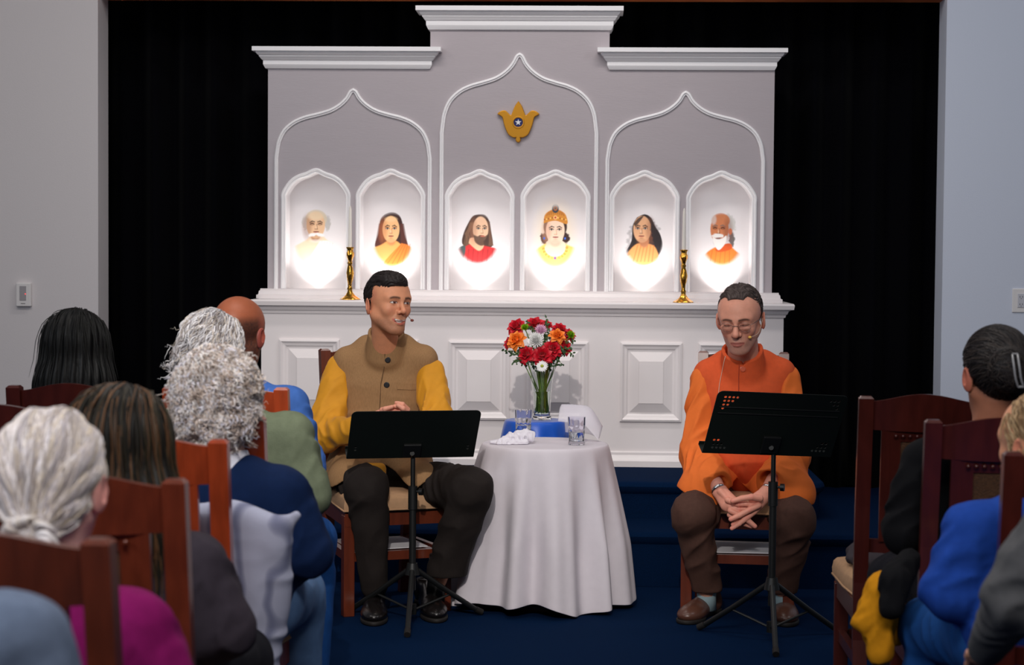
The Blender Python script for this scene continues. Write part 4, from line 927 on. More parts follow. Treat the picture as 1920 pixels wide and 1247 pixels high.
# ================================================================ FURNITURE AND PROPS
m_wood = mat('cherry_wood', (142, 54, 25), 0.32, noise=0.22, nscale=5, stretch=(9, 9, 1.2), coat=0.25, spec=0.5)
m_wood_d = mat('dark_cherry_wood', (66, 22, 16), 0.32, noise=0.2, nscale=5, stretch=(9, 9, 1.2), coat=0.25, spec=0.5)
m_wood_m = mat('dimmed_cherry_wood', (92, 38, 20), 0.34, noise=0.22, nscale=5, stretch=(9, 9, 1.2), coat=0.2, spec=0.5)  # same cherry, darkened for the dimmer near rows; speakers' chairs share it
m_cush = mat('tan_upholstery', (176, 138, 104), 0.9, noise=0.08, nscale=40, bump=0.15, bscale=500)
m_cane = mat('woven_cane', (74, 46, 24), 0.8, noise=0.35, nscale=150, bump=0.5, bscale=300)
m_paper = mat('paper', (222, 220, 224), 0.8)
def chair_parts(root, wood):
    wb = .170; wf = .20
    def post(sg):
        b = MB(); P = [(sg * wb, .255, 0), (sg * wb, .205, .30), (sg * wb, .20, .47), (sg * (wb - .001), .225, .70), (sg * (wb - .003), .285, 1.02)]
        V = []; Fc = []; t = .021
        for i, p in enumerate(P):
            tt = t * (0.85 if i == 0 else 1)
            V += [(p[0] - tt, p[1] - tt, p[2]), (p[0] + tt, p[1] - tt, p[2]), (p[0] + tt, p[1] + tt, p[2]), (p[0] - tt, p[1] + tt, p[2])]
        for i in range(len(P) - 1):
            for k in range(4): a = i * 4 + k; c = i * 4 + (k + 1) % 4; Fc.append((a, c, c + 4, a + 4))
        n = len(V) - 4; top = [(P[-1][0] - .014, P[-1][1] - .014, 1.027), (P[-1][0] + .014, P[-1][1] - .014, 1.027), (P[-1][0] + .014, P[-1][1] + .014, 1.027), (P[-1][0] - .014, P[-1][1] + .014, 1.027)]
        V += top; Fc += [(n + k, n + (k + 1) % 4, n + 4 + (k + 1) % 4, n + 4 + k) for k in range(4)] + [(n + 4, n + 5, n + 6, n + 7), (3, 2, 1, 0)]
        return b.add(V, Fc).build('back_post', wood, root, local=True)
    post(-1); post(1)
    def curved(z0f, z1f, y0, th, name, half=wb - .021, parent=root, m=wood):
        V = []; Fc = []; n = 24
        for i in range(n + 1):
            x = -half + 2 * half * i / n; u = x / half; yy = y0 + .018 * (1 - u * u)
            V += [(x, yy - th / 2, z0f(u)), (x, yy - th / 2 - .0, z1f(u)), (x, yy + th / 2, z1f(u)), (x, yy + th / 2, z0f(u))]
        dy = lambda z: (z - .70) / .32 * .06 + .0 if z > .70 else (z - .47) / .23 * .025 - .025
        V = [(v[0], v[1] + dy(v[2]), v[2]) for v in V]
        for i in range(n):
            for k in range(4): a = i * 4 + k; c = i * 4 + (k + 1) % 4; Fc.append((a, c, c + 4, a + 4))
        Fc += [(0, 3, 2, 1), (n * 4, n * 4 + 1, n * 4 + 2, n * 4 + 3)]
        return MB().add(V, Fc).build(name, m, parent, local=True)
    curved(lambda u: .925 + .004 * u * u, lambda u: 1.012 + .024 * math.cos(u * PI / 2) ** 1.5, .225, .022, 'crest_rail')
    curved(lambda u: .560, lambda u: .600, .215, .022, 'lower_rail')
    b = MB(); ph = .108
    for sg in (-1, 1):
        V = []; xs = (sg * ph - .013, sg * ph + .013)
        for z in (.595, .70, .82, .93):
            y = .225 + .008 + ((z - .70) / .32 * .06 if z > .70 else (z - .47) / .23 * .025 - .025)
            V += [(xs[0], y - .010, z), (xs[1], y - .010, z), (xs[1], y + .010, z), (xs[0], y + .010, z)]
        Fc = []
        for i in range(3):
            for k in range(4): a = i * 4 + k; c = i * 4 + (k + 1) % 4; Fc.append((a, c, c + 4, a + 4))
        b = MB(); b.add(V, Fc); b.build('back_stile', wood, root, local=True)
    # carved frame and cane panel
    def slab(x0, x1, z0, z1, yo, th, name, m, n=5):
        V = []; Fc = []
        for i in range(n + 1):
            z = z0 + (z1 - z0) * i / n; y = .233 + yo + ((z - .70) / .32 * .06 if z > .70 else (z - .47) / .23 * .025 - .025)
            V += [(x0, y - th, z), (x1, y - th, z), (x1, y + th, z), (x0, y + th, z)]
        for i in range(n):
            for k in range(4): a = i * 4 + k; c = i * 4 + (k + 1) % 4; Fc.append((a, c, c + 4, a + 4))
        Fc += [(0, 3, 2, 1), (n * 4, n * 4 + 1, n * 4 + 2, n * 4 + 3)]
        return V, Fc
    b = MB()
    for x0, x1, z0, z1 in ((-.096, .096, .895, .928), (-.096, .096, .598, .630), (-.096, -.066, .630, .895), (.066, .096, .630, .895)): b.add(*slab(x0, x1, z0, z1, .002, .007, '', wood))
    cp = b.build('carved_border', wood, root, local=True)
    b = MB(); b.add(*slab(-.068, .068, .626, .90, .002, .003, '', m_cane)); b.build('cane_panel', m_cane, cp, local=True)
    b = MB()
    for i in range(9): b.ball((-.08 + .02 * i, .233 + .057 + .0, .912), .0065, 6); 
    o = b.build('carved_beads', wood, cp, local=True, smooth=True); o['kind'] = 'stuff'
    for sg in (-1, 1):
        MB().box((sg * wf - .022, -.225, 0), (sg * wf + .022, -.181, .40), bev=.003).build('front_leg', wood, root, local=True)
    b = MB()
    V = [(-wf - .02, -.228, .355), (wf + .02, -.228, .355), (wb + .018, .21, .355), (-wb - .018, .21, .355)]; V += [(x, y, .415) for x, y, z in V]
    b.add(V, [(3, 2, 1, 0), (4, 5, 6, 7), (0, 1, 5, 4), (1, 2, 6, 5), (2, 3, 7, 6), (3, 0, 4, 7)]); b.build('seat_frame', wood, root, local=True)
    # cushion
    V = []; Fc = []; lv = [(0.0, .415), (.010, .418), (.012, .440), (.008, .452), (.006, .462), (-.01, .474), (-.05, .482), (-.10, .485)]
    for d, z in lv:
        for (x, y) in ((-wf - .02, -.235), (-.1, -.24), (.1, -.24), (wf + .02, -.235), (wf - .005, 0), (wb + .0, .175), (0, .18), (-wb, .175), (-wf + .005, 0)):
            k = math.hypot(x, y); V.append((x * (1 + d / k), y * (1 + d / k), z))
    for i in range(len(lv) - 1):
        for k in range(9): a = i * 9 + k; c = i * 9 + (k + 1) % 9; Fc.append((a, c, c + 9, a + 9))
    n = (len(lv) - 1) * 9; Fc.append(tuple(range(n, n + 9)))
    cu = MB().add(V, Fc).build('seat_cushion', m_cush, root, local=True, smooth='auto')
    b = MB(); b.tube([(v[0] * 1.002, v[1] * 1.002, .4195) for v in V[9:18]] + [(V[9][0], V[9][1], .4195)], .004, 6); b.build('piping', m_cush, cu, local=True, smooth=True)
    b = MB(); b.box((-wb + .01, -.18, .235), (wb - .01, .18, .247)); b.build('book_rack', wood, root, local=True)
    for sg in (-1, 1): MB().add([(sg * wf - .011, -.2, .215), (sg * wf + .011, -.2, .215), (sg * wb + .011, .22, .215), (sg * wb - .011, .22, .215), (sg * wf - .011, -.2, .25), (sg * wf + .011, -.2, .25), (sg * wb + .011, .22, .25), (sg * wb - .011, .22, .25)], [(3, 2, 1, 0), (4, 5, 6, 7), (0, 1, 5, 4), (1, 2, 6, 5), (2, 3, 7, 6), (3, 0, 4, 7)]).build('side_stretcher', wood, root, local=True)
    MB().box((-wf + .01, -.212, .215), (wf - .01, -.19, .25)).build('front_stretcher', wood, root, local=True)
def copy_tree(o, parent=None, root=True):
    c = o.copy(); COL.objects.link(c); c.parent = parent
    for ch in list(o.children): copy_tree(ch, c, False)
    return c
PROTO = {}
def place_chair(label, x, y, rz, dark=False, group=None):
    if dark not in PROTO:
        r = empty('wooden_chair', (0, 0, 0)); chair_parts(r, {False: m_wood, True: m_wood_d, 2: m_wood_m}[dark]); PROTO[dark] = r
    else: r = copy_tree(PROTO[dark])
    r.location = (x, y, 0); r.rotation_euler = (0, 0, rz); tag(r, label, 'chair', group or 'carved wooden chairs'); return r
def chair_by_post(label, px, py, side, rot, dark=False):
    """audience chair facing the stage; side = the picture side (-1 left, 1 right) of the post whose top is seen at px, py"""
    p = WZ(px, py, 1.02); rz = PI + math.radians(rot); lx = -side * .167; ly = .285
    x = p.x - (lx * math.cos(rz) - ly * math.sin(rz)); y = p.y - (lx * math.sin(rz) + ly * math.cos(rz))
    return place_chair(label, x, y, rz, dark)
# speakers' chairs
a = WZ(660, 1160, 0); c = WZ(589, 1128, 0)
rzL = math.radians(23); cl = Vector(((WZ(662, 1160, 0).x + WZ(832, 1146, 0).x) / 2, 7.54)) + Vector((-math.sin(rzL), math.cos(rzL))) * .20 + Vector((-.015, 0))
chair_L = place_chair('carved wooden chair under the person in the tan waistcoat', cl.x, cl.y, rzL, 2)
chair_R = place_chair('carved wooden chair under the person in the orange tunic', W(1388, 900, 7.74).x, 7.75, math.radians(-6), 2)
for nm, ch, lb in (('paper_sheet', chair_L, 'white papers lying on the rack under the left speaker chair'), ('paper_sheet', chair_R, 'white papers lying on the rack under the right speaker chair')):
    b = MB(); b.box((-.14, -.15, 0), (.12, .12, .004)); b.box((-.12, -.17, .0045), (.13, .10, .0075), Matrix.Rotation(.08, 4, 'Z')); o = b.build(nm, m_paper)
    o.location = (ch.location.x, ch.location.y, .2475); o.rotation_euler = ch.rotation_euler; tag(o, lb, 'paper', 'papers on the chair racks')
# audience chairs
AUD = {}
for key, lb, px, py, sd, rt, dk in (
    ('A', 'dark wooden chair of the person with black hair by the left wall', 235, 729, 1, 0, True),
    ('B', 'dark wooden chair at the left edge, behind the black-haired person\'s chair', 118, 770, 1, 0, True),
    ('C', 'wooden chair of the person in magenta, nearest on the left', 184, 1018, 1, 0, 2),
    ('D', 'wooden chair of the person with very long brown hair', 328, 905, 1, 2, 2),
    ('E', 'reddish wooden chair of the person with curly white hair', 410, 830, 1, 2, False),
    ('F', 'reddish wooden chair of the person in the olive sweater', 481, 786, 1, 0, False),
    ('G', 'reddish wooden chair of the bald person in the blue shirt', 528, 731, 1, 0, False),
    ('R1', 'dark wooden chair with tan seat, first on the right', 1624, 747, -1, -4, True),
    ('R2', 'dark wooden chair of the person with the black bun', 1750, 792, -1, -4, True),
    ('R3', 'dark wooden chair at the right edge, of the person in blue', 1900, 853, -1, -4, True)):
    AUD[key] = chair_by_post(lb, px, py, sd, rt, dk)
# ---------------------------------------------------------------- side table and cloth
m_cloth = mat('white_tablecloth', (212, 205, 212), 0.8, noise=0.02, nscale=30, bump=0.06, bscale=700, sheen=0.1)
TC = W(1022, 830, 7.80); TX = TC.x; TY = 7.80; TZ = 0.658
tb = empty('side_table', (TX, TY, 0)); tag(tb, 'small round side table under a white cloth between the speakers', 'table')
MB().lathe([(.0, .63), (.25, .63), (.255, .640), (.25, .652), (0, .652)], (TX, TY, 0), 48, cap=False).build('table_top', m_wood_d, tb, smooth='auto')
MB().lathe([(.03, .05), (.03, .3), (.04, .4), (.03, .63)], (TX, TY, 0), 20).build('pedestal', m_wood_d, tb, smooth='auto')
MB().lathe([(.20, 0), (.20, .02), (.05, .05), (.03, .06)], (TX, TY, 0), 32).build('base', m_wood_d, tb, smooth='auto')
def drape(cx, cy, zt, r0, r1, drop, nth=160, nl=26, lob=None, amp=.045, seed=1, hem=lambda a: 0, ymax=None, skew=0.0):
    rs = np.random.RandomState(seed); V = []; Fc = []; lob = lob or [(9, 1.0, rs.rand() * 6), (14, .55, rs.rand() * 6), (5, .5, rs.rand() * 6), (23, .18, rs.rand() * 6)]
    V.append((cx, cy, zt)); 
    for i in range(1, 9):
        r = (r0 - .008) * i / 8
        for k in range(nth): a = 2 * PI * k / nth; V.append((cx + r * math.cos(a), cy + r * math.sin(a), zt))
    for j in range(nl + 1):
        t = j / nl
        for k in range(nth):
            a = 2 * PI * k / nth; w = sum(A * math.cos(n * a + p) for n, A, p in lob) / 1.6
            w = np.sign(w) * abs(w) ** .8
            u = t ** 1.0; rr = r0 + (r1 - r0) * (1 - (1 - u) ** 1.6) * .0 + (r1 - r0) * u ** .75 + amp * w * min(1, t * 1.6) ** 1.2
            rr += skew * t * max(0, -math.cos(a)) ** 2
            z = zt - .006 * (1 - math.exp(-t * 30)) - (drop - hem(a)) * t
            if t == 0: z = zt - .002
            y = cy + rr * math.sin(a)
            if ymax: y = min(y, ymax - .01 + .01 * math.sin(k))
            V.append((cx + rr * math.cos(a), y, z))
    for k in range(nth): Fc.append((0, 1 + k, 1 + (k + 1) % nth))
    for i in range(7 + nl + 1):
        for k in range(nth): p = 1 + i * nth + k; q = 1 + i * nth + (k + 1) % nth; Fc.append((p, p + nth, q + nth, q))
    return V, Fc
V, Fc = drape(TX, TY, TZ, .258, .345, .625, lob=[(11, 1.0, 2.2), (17, .5, .6), (5, .45, 1.0), (29, .12, 3)], amp=.046, hem=lambda a: .018 * math.sin(3 * a + 1) + .012 * math.sin(7 * a), ymax=8.20, skew=.045)
o = mesh_obj('tablecloth', V, Fc, m_cloth); tag(o, 'long white cloth draped in folds over the small round table', 'tablecloth'); md = o.modifiers.new('s', 'SOLIDIFY'); md.thickness = .0015; md = o.modifiers.new('u', 'SUBSURF'); md.levels = 1; md.render_levels = 1
# blue draped stand behind
m_blue = mat('blue_satin', (18, 84, 190), 0.38, sheen=0.3, noise=0.05, nscale=20)
BX = W(1004, 790, 8.42).x; BY = 8.415; BZ = .698
st = empty('plant_stand', (BX, BY, Z1)); tag(st, 'small round stand hidden under blue satin behind the table', 'stand')
MB().lathe([(.0, BZ - .03), (.115, BZ - .03), (.118, BZ - .01), (.0, BZ - .01)], (BX, BY, 0), 32, cap=False).build('top', m_wood_d, st, smooth='auto')
MB().lathe([(.10, Z1), (.10, Z1 + .015), (.02, Z1 + .04), (.02, BZ - .03)], (BX, BY, 0), 20).build('pedestal', m_wood_d, st, smooth='auto')
V, Fc = drape(BX, BY, BZ, .135, .205, BZ - Z1 - .01, nth=120, lob=[(9, 1.0, 1.2), (14, .6, .6), (5, .6, 1.0)], amp=.026, seed=4, ymax=8.60)
o = mesh_obj('blue_cloth', V, Fc, m_blue); tag(o, 'shiny blue satin cloth under the glass vase', 'cloth'); md = o.modifiers.new('s', 'SOLIDIFY'); md.thickness = .0015; md = o.modifiers.new('u', 'SUBSURF'); md.levels = 1; md.render_levels = 1
# ---------------------------------------------------------------- vase
m_glass = mat('clear_vase_glass', (250, 253, 252), 0.01, trans=1.0, ior=1.45)
m_water = mat('water', (240, 248, 244), 0.0, trans=1.0, ior=1.33)
VX = W(1016, 790, 8.42).x; VY = 8.42; VZ = BZ + .001
prof = [(0, 0), (.040, 0), (.043, .006), (.040, .014), (.036, .022), (.037, .05), (.042, .12), (.050, .19), (.0625, .253), (.0632, .257), (.0610, .257), (.0475, .19), (.039, .12), (.0335, .05), (.032, .024), (0, .020)]
va = MB().lathe(prof, (VX, VY, VZ), 48, cap=False, wob=lambda a, z: 1 + .012 * math.cos(8 * a) * (1 if .03 < z < .24 else 0)).build('glass_vase', m_glass, smooth='auto'); tag(va, 'tall flared clear glass vase full of green stems', 'vase')
MB().lathe([(0, .0215), (.0315, .0255), (.0330, .05), (.0383, .12), (.0383, .125), (0, .125)], (VX, VY, VZ), 40, cap=False).build('water', m_water, va, smooth='auto')
# ---------------------------------------------------------------- flowers
m_pet = {'red': mat('red_petal', (200, 8, 36), 0.5, noise=.12, nscale=60, sheen=.1), 'orange': mat('orange_petal', (244, 132, 44), 0.5, noise=.1, nscale=60), 'pink': mat('pink_petal', (238, 196, 222), 0.6), 'white': mat('white_petal', (242, 242, 240), 0.6), 'green': mat('green_bloom', (140, 186, 20), 0.6, noise=.1, nscale=120), 'yellow': mat('daisy_eye', (170, 180, 60), .7)}
m_leaf = mat('leaf_green', (56, 84, 50), 0.55, noise=.2, nscale=60); m_stem = mat('stem_green', (104, 140, 40), 0.5, noise=.12, nscale=50)
def petal(b, M, L, Wd, curl, cup, n=6, m=5, tip=.3):
    V = []; Fc = []
    for i in range(n + 1):
        t = i / n; w = Wd * math.sin(PI * min(1, (t * (1 - tip * .5) + .12))) ** .7 * (1 if t < 1 else .55)
        for j in range(m + 1):
            u = j / m * 2 - 1; x = u * w; r = curl * t * t; z = L * t * math.cos(curl * t * .6); y = -L * t * math.sin(curl * t * .6) + cup * (u * u) * w
            V.append(M @ Vector((x, y, z)))
    for i in range(n):
        for j in range(m): a = i * (m + 1) + j; Fc.append((a, a + 1, a + m + 2, a + m + 1))
    b.add(V, Fc)
def rose(c, r, d, seed):
    rs = random.Random(seed); Q = Vector(d).to_track_quat('Z', 'Y').to_matrix().to_4x4(); b = MB(); T = Matrix.Translation(Vector(c)) @ Q
    k = 0
    for ring_, (n, rr, L, lean, wd, cu) in enumerate([(3, .10, .95, -.25, .42, .3), (4, .22, 1.0, -.12, .50, .45), (5, .36, 1.0, .08, .58, .8), (6, .50, .95, .35, .62, 1.3), (7, .62, .88, .72, .62, 1.8)]):
        for i in range(n):
            a = 2 * PI * i / n + ring_ * .7 + rs.uniform(-.2, .2)
            M = T @ Matrix.Rotation(a, 4, 'Z') @ Matrix.Translation((0, -rr * r, -.55 * r)) @ Matrix.Rotation(lean + rs.uniform(-.1, .1), 4, 'X')
            petal(b, M, L * r * 1.15, wd * r, cu, .55, tip=.3)
    b.ball(T @ Vector((0, 0, -.45 * r)), .5 * r, 10)
    return b
def mum(c, r, d, seed, n=90, wd=.09, flat=.0):
    rs = random.Random(seed); Q = Vector(d).to_track_quat('Z', 'Y').to_matrix().to_4x4(); b = MB(); T = Matrix.Translation(Vector(c)) @ Q
    for i in range(n):
        th = (i + .5) / n * (1.5 - flat) + flat; a = i * 2.399
        M = T @ Matrix.Rotation(a, 4, 'Z') @ Matrix.Rotation(th * 1.05, 4, 'X') @ Matrix.Translation((0, 0, .1 * r))
        petal(b, M, r * rs.uniform(.8, 1.05), wd * r, -.5 if flat == 0 else .3, .5, n=4, m=2, tip=.1)
    b.ball(c, .35 * r, 10); return b
FC = np.array(W(1014, 690, 8.42)); FZ = lambda u, v, Y: Vector(W(860 + u / 4.156, 580 + v / 4.156, Y))
sc_ = 8.42 / F_PX / 4.156
flw = [('red', 'rose', 445, 125, 54, 8.42, 'red rose at the upper left of the bouquet'), ('red', 'rose', 590, 104, 54, 8.44, 'red rose at the very top of the bouquet'), ('red', 'rose', 684, 112, 36, 8.48, 'small red rose right of the topmost bloom'),
       ('red', 'rose', 792, 146, 46, 8.46, 'red rose above the right orange rose'), ('red', 'rose', 862, 190, 44, 8.48, 'red rose behind the right green bloom'), ('red', 'rose', 392, 252, 42, 8.48, 'dark red rose half behind the left orange rose'),
       ('red', 'rose', 520, 350, 50, 8.35, 'red rose low on the left over the vase rim'), ('red', 'rose', 655, 356, 56, 8.33, 'red rose low in the middle, above the white daisy'), ('red', 'rose', 736, 300, 54, 8.36, 'red rose right of the white chrysanthemum'),
       ('red', 'rose', 826, 286, 48, 8.40, 'red rose at the lower right of the bouquet'), ('orange', 'rose', 440, 234, 54, 8.36, 'orange rose on the left of the bouquet'), ('orange', 'rose', 774, 198, 46, 8.38, 'orange rose on the right of the bouquet'),
       ('green', 'button', 518, 148, 36, 8.37, 'green button chrysanthemum at the upper left'), ('green', 'button', 868, 204, 40, 8.40, 'green button chrysanthemum at the right edge'),
       ('pink', 'mum', 640, 172, 56, 8.38, 'pale pink chrysanthemum in the upper middle'), ('white', 'mum', 604, 250, 74, 8.33, 'large white chrysanthemum in the middle of the bouquet'), ('white', 'daisy', 650, 445, 48, 8.31, 'white daisy hanging over the vase rim'), ('white', 'mum', 716, 235, 34, 8.42, 'small white chrysanthemum by the right orange rose'), ('white', 'mum', 845, 330, 30, 8.42, 'small white chrysanthemum at the lower right'), ('white', 'mum', 548, 215, 34, 8.41, 'small white chrysanthemum by the left green bloom')]
hub = Vector((VX, VY, VZ + .24))
for i, (colr, kind, u, v, r, Y, lb) in enumerate(flw):
    c = FZ(u, v, Y); R_ = r * sc_; d = (c - hub).normalized() + Vector((0, -1.0, .25))
    if kind == 'rose': b = rose(c, R_, d, i); nm = 'rose'
    elif kind == 'button': b = mum(c, R_, d, i, n=120, wd=.12); nm = 'button_chrysanthemum'
    elif kind == 'daisy': b = mum(c, R_, (0, -1, .35), i, n=34, wd=.13, flat=1.15); nm = 'daisy'
    else: b = mum(c, R_, d, i, n=130 if r > 40 else 70, wd=.085); nm = 'chrysanthemum'
    o = b.build(nm, m_pet[colr], smooth=True, recalc=False); tag(o, lb, 'flower', {'rose': 'roses in the glass vase', 'mum': 'chrysanthemums in the glass vase', 'button': 'green button blooms in the vase', 'daisy': None}[kind])
    if kind == 'daisy': b = MB(); b.ball(c + Vector((0, -.004, .002)), .28 * R_, 12); b.build('flower_eye', m_pet['yellow'], o, smooth=True)
    an = i * 2.4; rb = .026; bot = Vector((VX + rb * math.cos(an), VY + rb * math.sin(an), VZ + .03)); top = Vector((VX - .03 * math.cos(an + .6) + (c.x - VX) * .25, VY - .03 * math.sin(an + .6), VZ + .22))
    mid = bot.lerp(top, .5); b = MB(); b.tube([Vector(p) for p in catmull([bot, mid, top, top.lerp(c, .5) + Vector((0, .008, 0)), c + Vector((0, .004, -.004))], 5)], .0024, 6); b.build('stem', m_stem, o, smooth=True)
# foliage sprigs
fo = MB(); sp = MB(); rs = random.Random(5)
sprigs = [(380, 330), (350, 325), (430, 400), (415, 345), (520, 420), (500, 430), (740, 400), (780, 370), (830, 340), (870, 300), (880, 340), (800, 420), (720, 430), (560, 430), (590, 470), (700, 470), (690, 80), (530, 110), (700, 150), (560, 150), (700, 200), (480, 300), (760, 430), (640, 480), (445, 410), (890, 260)]
for (u, v) in sprigs:
    tip = FZ(u, v, 8.38 + rs.uniform(-.04, .05)); base = hub + Vector((rs.uniform(-.03, .03), rs.uniform(-.02, .02), -.02)); P = [base.lerp(tip, t) + Vector((0, 0, .03 * math.sin(t * PI))) for t in np.linspace(0, 1, 7)]
    sp.tube(P, .0011, 5)
    for k in range(2, 7):
        for sgn in (-1, 1):
            for e in range(2):
                p = P[k] + Vector((rs.uniform(-.008, .008), rs.uniform(-.012, .008), rs.uniform(-.008, .008))); M = Matrix.Translation(p) @ Matrix.Rotation(rs.uniform(0, 6.28), 4, 'Y') @ Matrix.Rotation(rs.uniform(-.8, .8), 4, 'X'); petal(fo, M, rs.uniform(.011, .018), .0042, .3, .3, n=3, m=2, tip=.1)
g = sp.build('foliage_stems', m_stem, va, smooth=True); g['kind'] = 'stuff'
o = fo.build('foliage', m_leaf, va, smooth=True, recalc=False); o['kind'] = 'stuff'
sl = MB()
for i in range(16): an = i * 2.4 + .4; rb = .027 * math.sqrt((i + 1) / 16); sl.tube([Vector((VX + rb * math.cos(an), VY + rb * math.sin(an), VZ + .028)), Vector((VX - rb * 1.2 * math.cos(an + 1), VY - rb * 1.2 * math.sin(an + 1), VZ + .25))], .0026, 6)
o = sl.build('cut_stems', m_stem, va, smooth=True); o['kind'] = 'stuff'
# ---------------------------------------------------------------- glasses and tissues on the table
m_crys = mat('crystal_glass', (250, 250, 255), 0.02, trans=1.0, ior=1.5)
def tumbler(px, Y, h, r, lb):
    c = W(px, 820, Y); 
    def wob(a, z): return 1 - (.06 * abs(math.sin(5 * a + z * 60)) ** .5 + .05 * abs(math.sin(5 * a - z * 60)) ** .5) * (1 if .008 < z < h * .62 else 0)
    ring_ = [(0, 0), (r * .92, 0)] + [(r * (.94 + .06 * k / 14), h * k / 14) for k in range(1, 15)] + [(r * .95, h), (r * .90, h * .5), (r * .86, .014), (0, .012)]
    o = MB().lathe(ring_, (c.x, Y, TZ + .001), 60, cap=False, wob=wob).build('crystal_tumbler', m_crys, smooth='auto'); tag(o, lb, 'glass', 'crystal tumblers on the table')
    MB().lathe([(0, .0135), (r * .85, .0155), (r * .88, h * .45), (0, h * .45)], (c.x, Y, TZ + .001), 32, cap=False).build('water', m_water, o, smooth='auto')
tumbler(981, 7.99, .118, .036, 'cut crystal tumbler in front of the blue cloth, left of the vase'); tumbler(1081, 7.74, .112, .036, 'cut crystal tumbler at the right side of the table')
m_tis = mat('white_tissue', (236, 232, 240), 0.9, alpha=.42)
def tissue(ctrl, lb, thick=.0012):
    """crumpled sheet from a grid of points"""
    rows = [catmull(r, 6) for r in ctrl]; cols = [catmull([r[i] for r in rows], 6) for i in range(len(rows[0]))]; n = len(cols[0]); V = [p for c_ in cols for p in c_]; Fc = [(i * n + j, (i + 1) * n + j, (i + 1) * n + j + 1, i * n + j + 1) for i in range(len(cols) - 1) for j in range(n - 1)]
    o = mesh_obj('tissue', V, Fc, m_tis); tag(o, lb, 'tissue'); md = o.modifiers.new('s', 'SOLIDIFY'); md.thickness = thick; return o
w3 = lambda x, y, Y: tuple(W(x, y, Y))
m_tis2 = mat('napkin_white', (226, 222, 230), .9, bump=.1, bscale=300)
tissue([[w3(1046, 790, 7.93), w3(1064, 792, 7.90), w3(1092, 795, 7.88), w3(1122, 826, 7.86)], [w3(1050, 764, 7.96), w3(1072, 766, 7.95), w3(1104, 772, 7.93), w3(1127, 806, 7.90)], [w3(1056, 762, 8.0), w3(1080, 762, 8.0), w3(1108, 768, 7.99), w3(1130, 800, 7.96)], [w3(1060, 810, 8.02), w3(1080, 812, 8.02), w3(1104, 814, 8.02), w3(1124, 822, 8.0)]], 'white tissue standing crumpled behind the right tumbler')
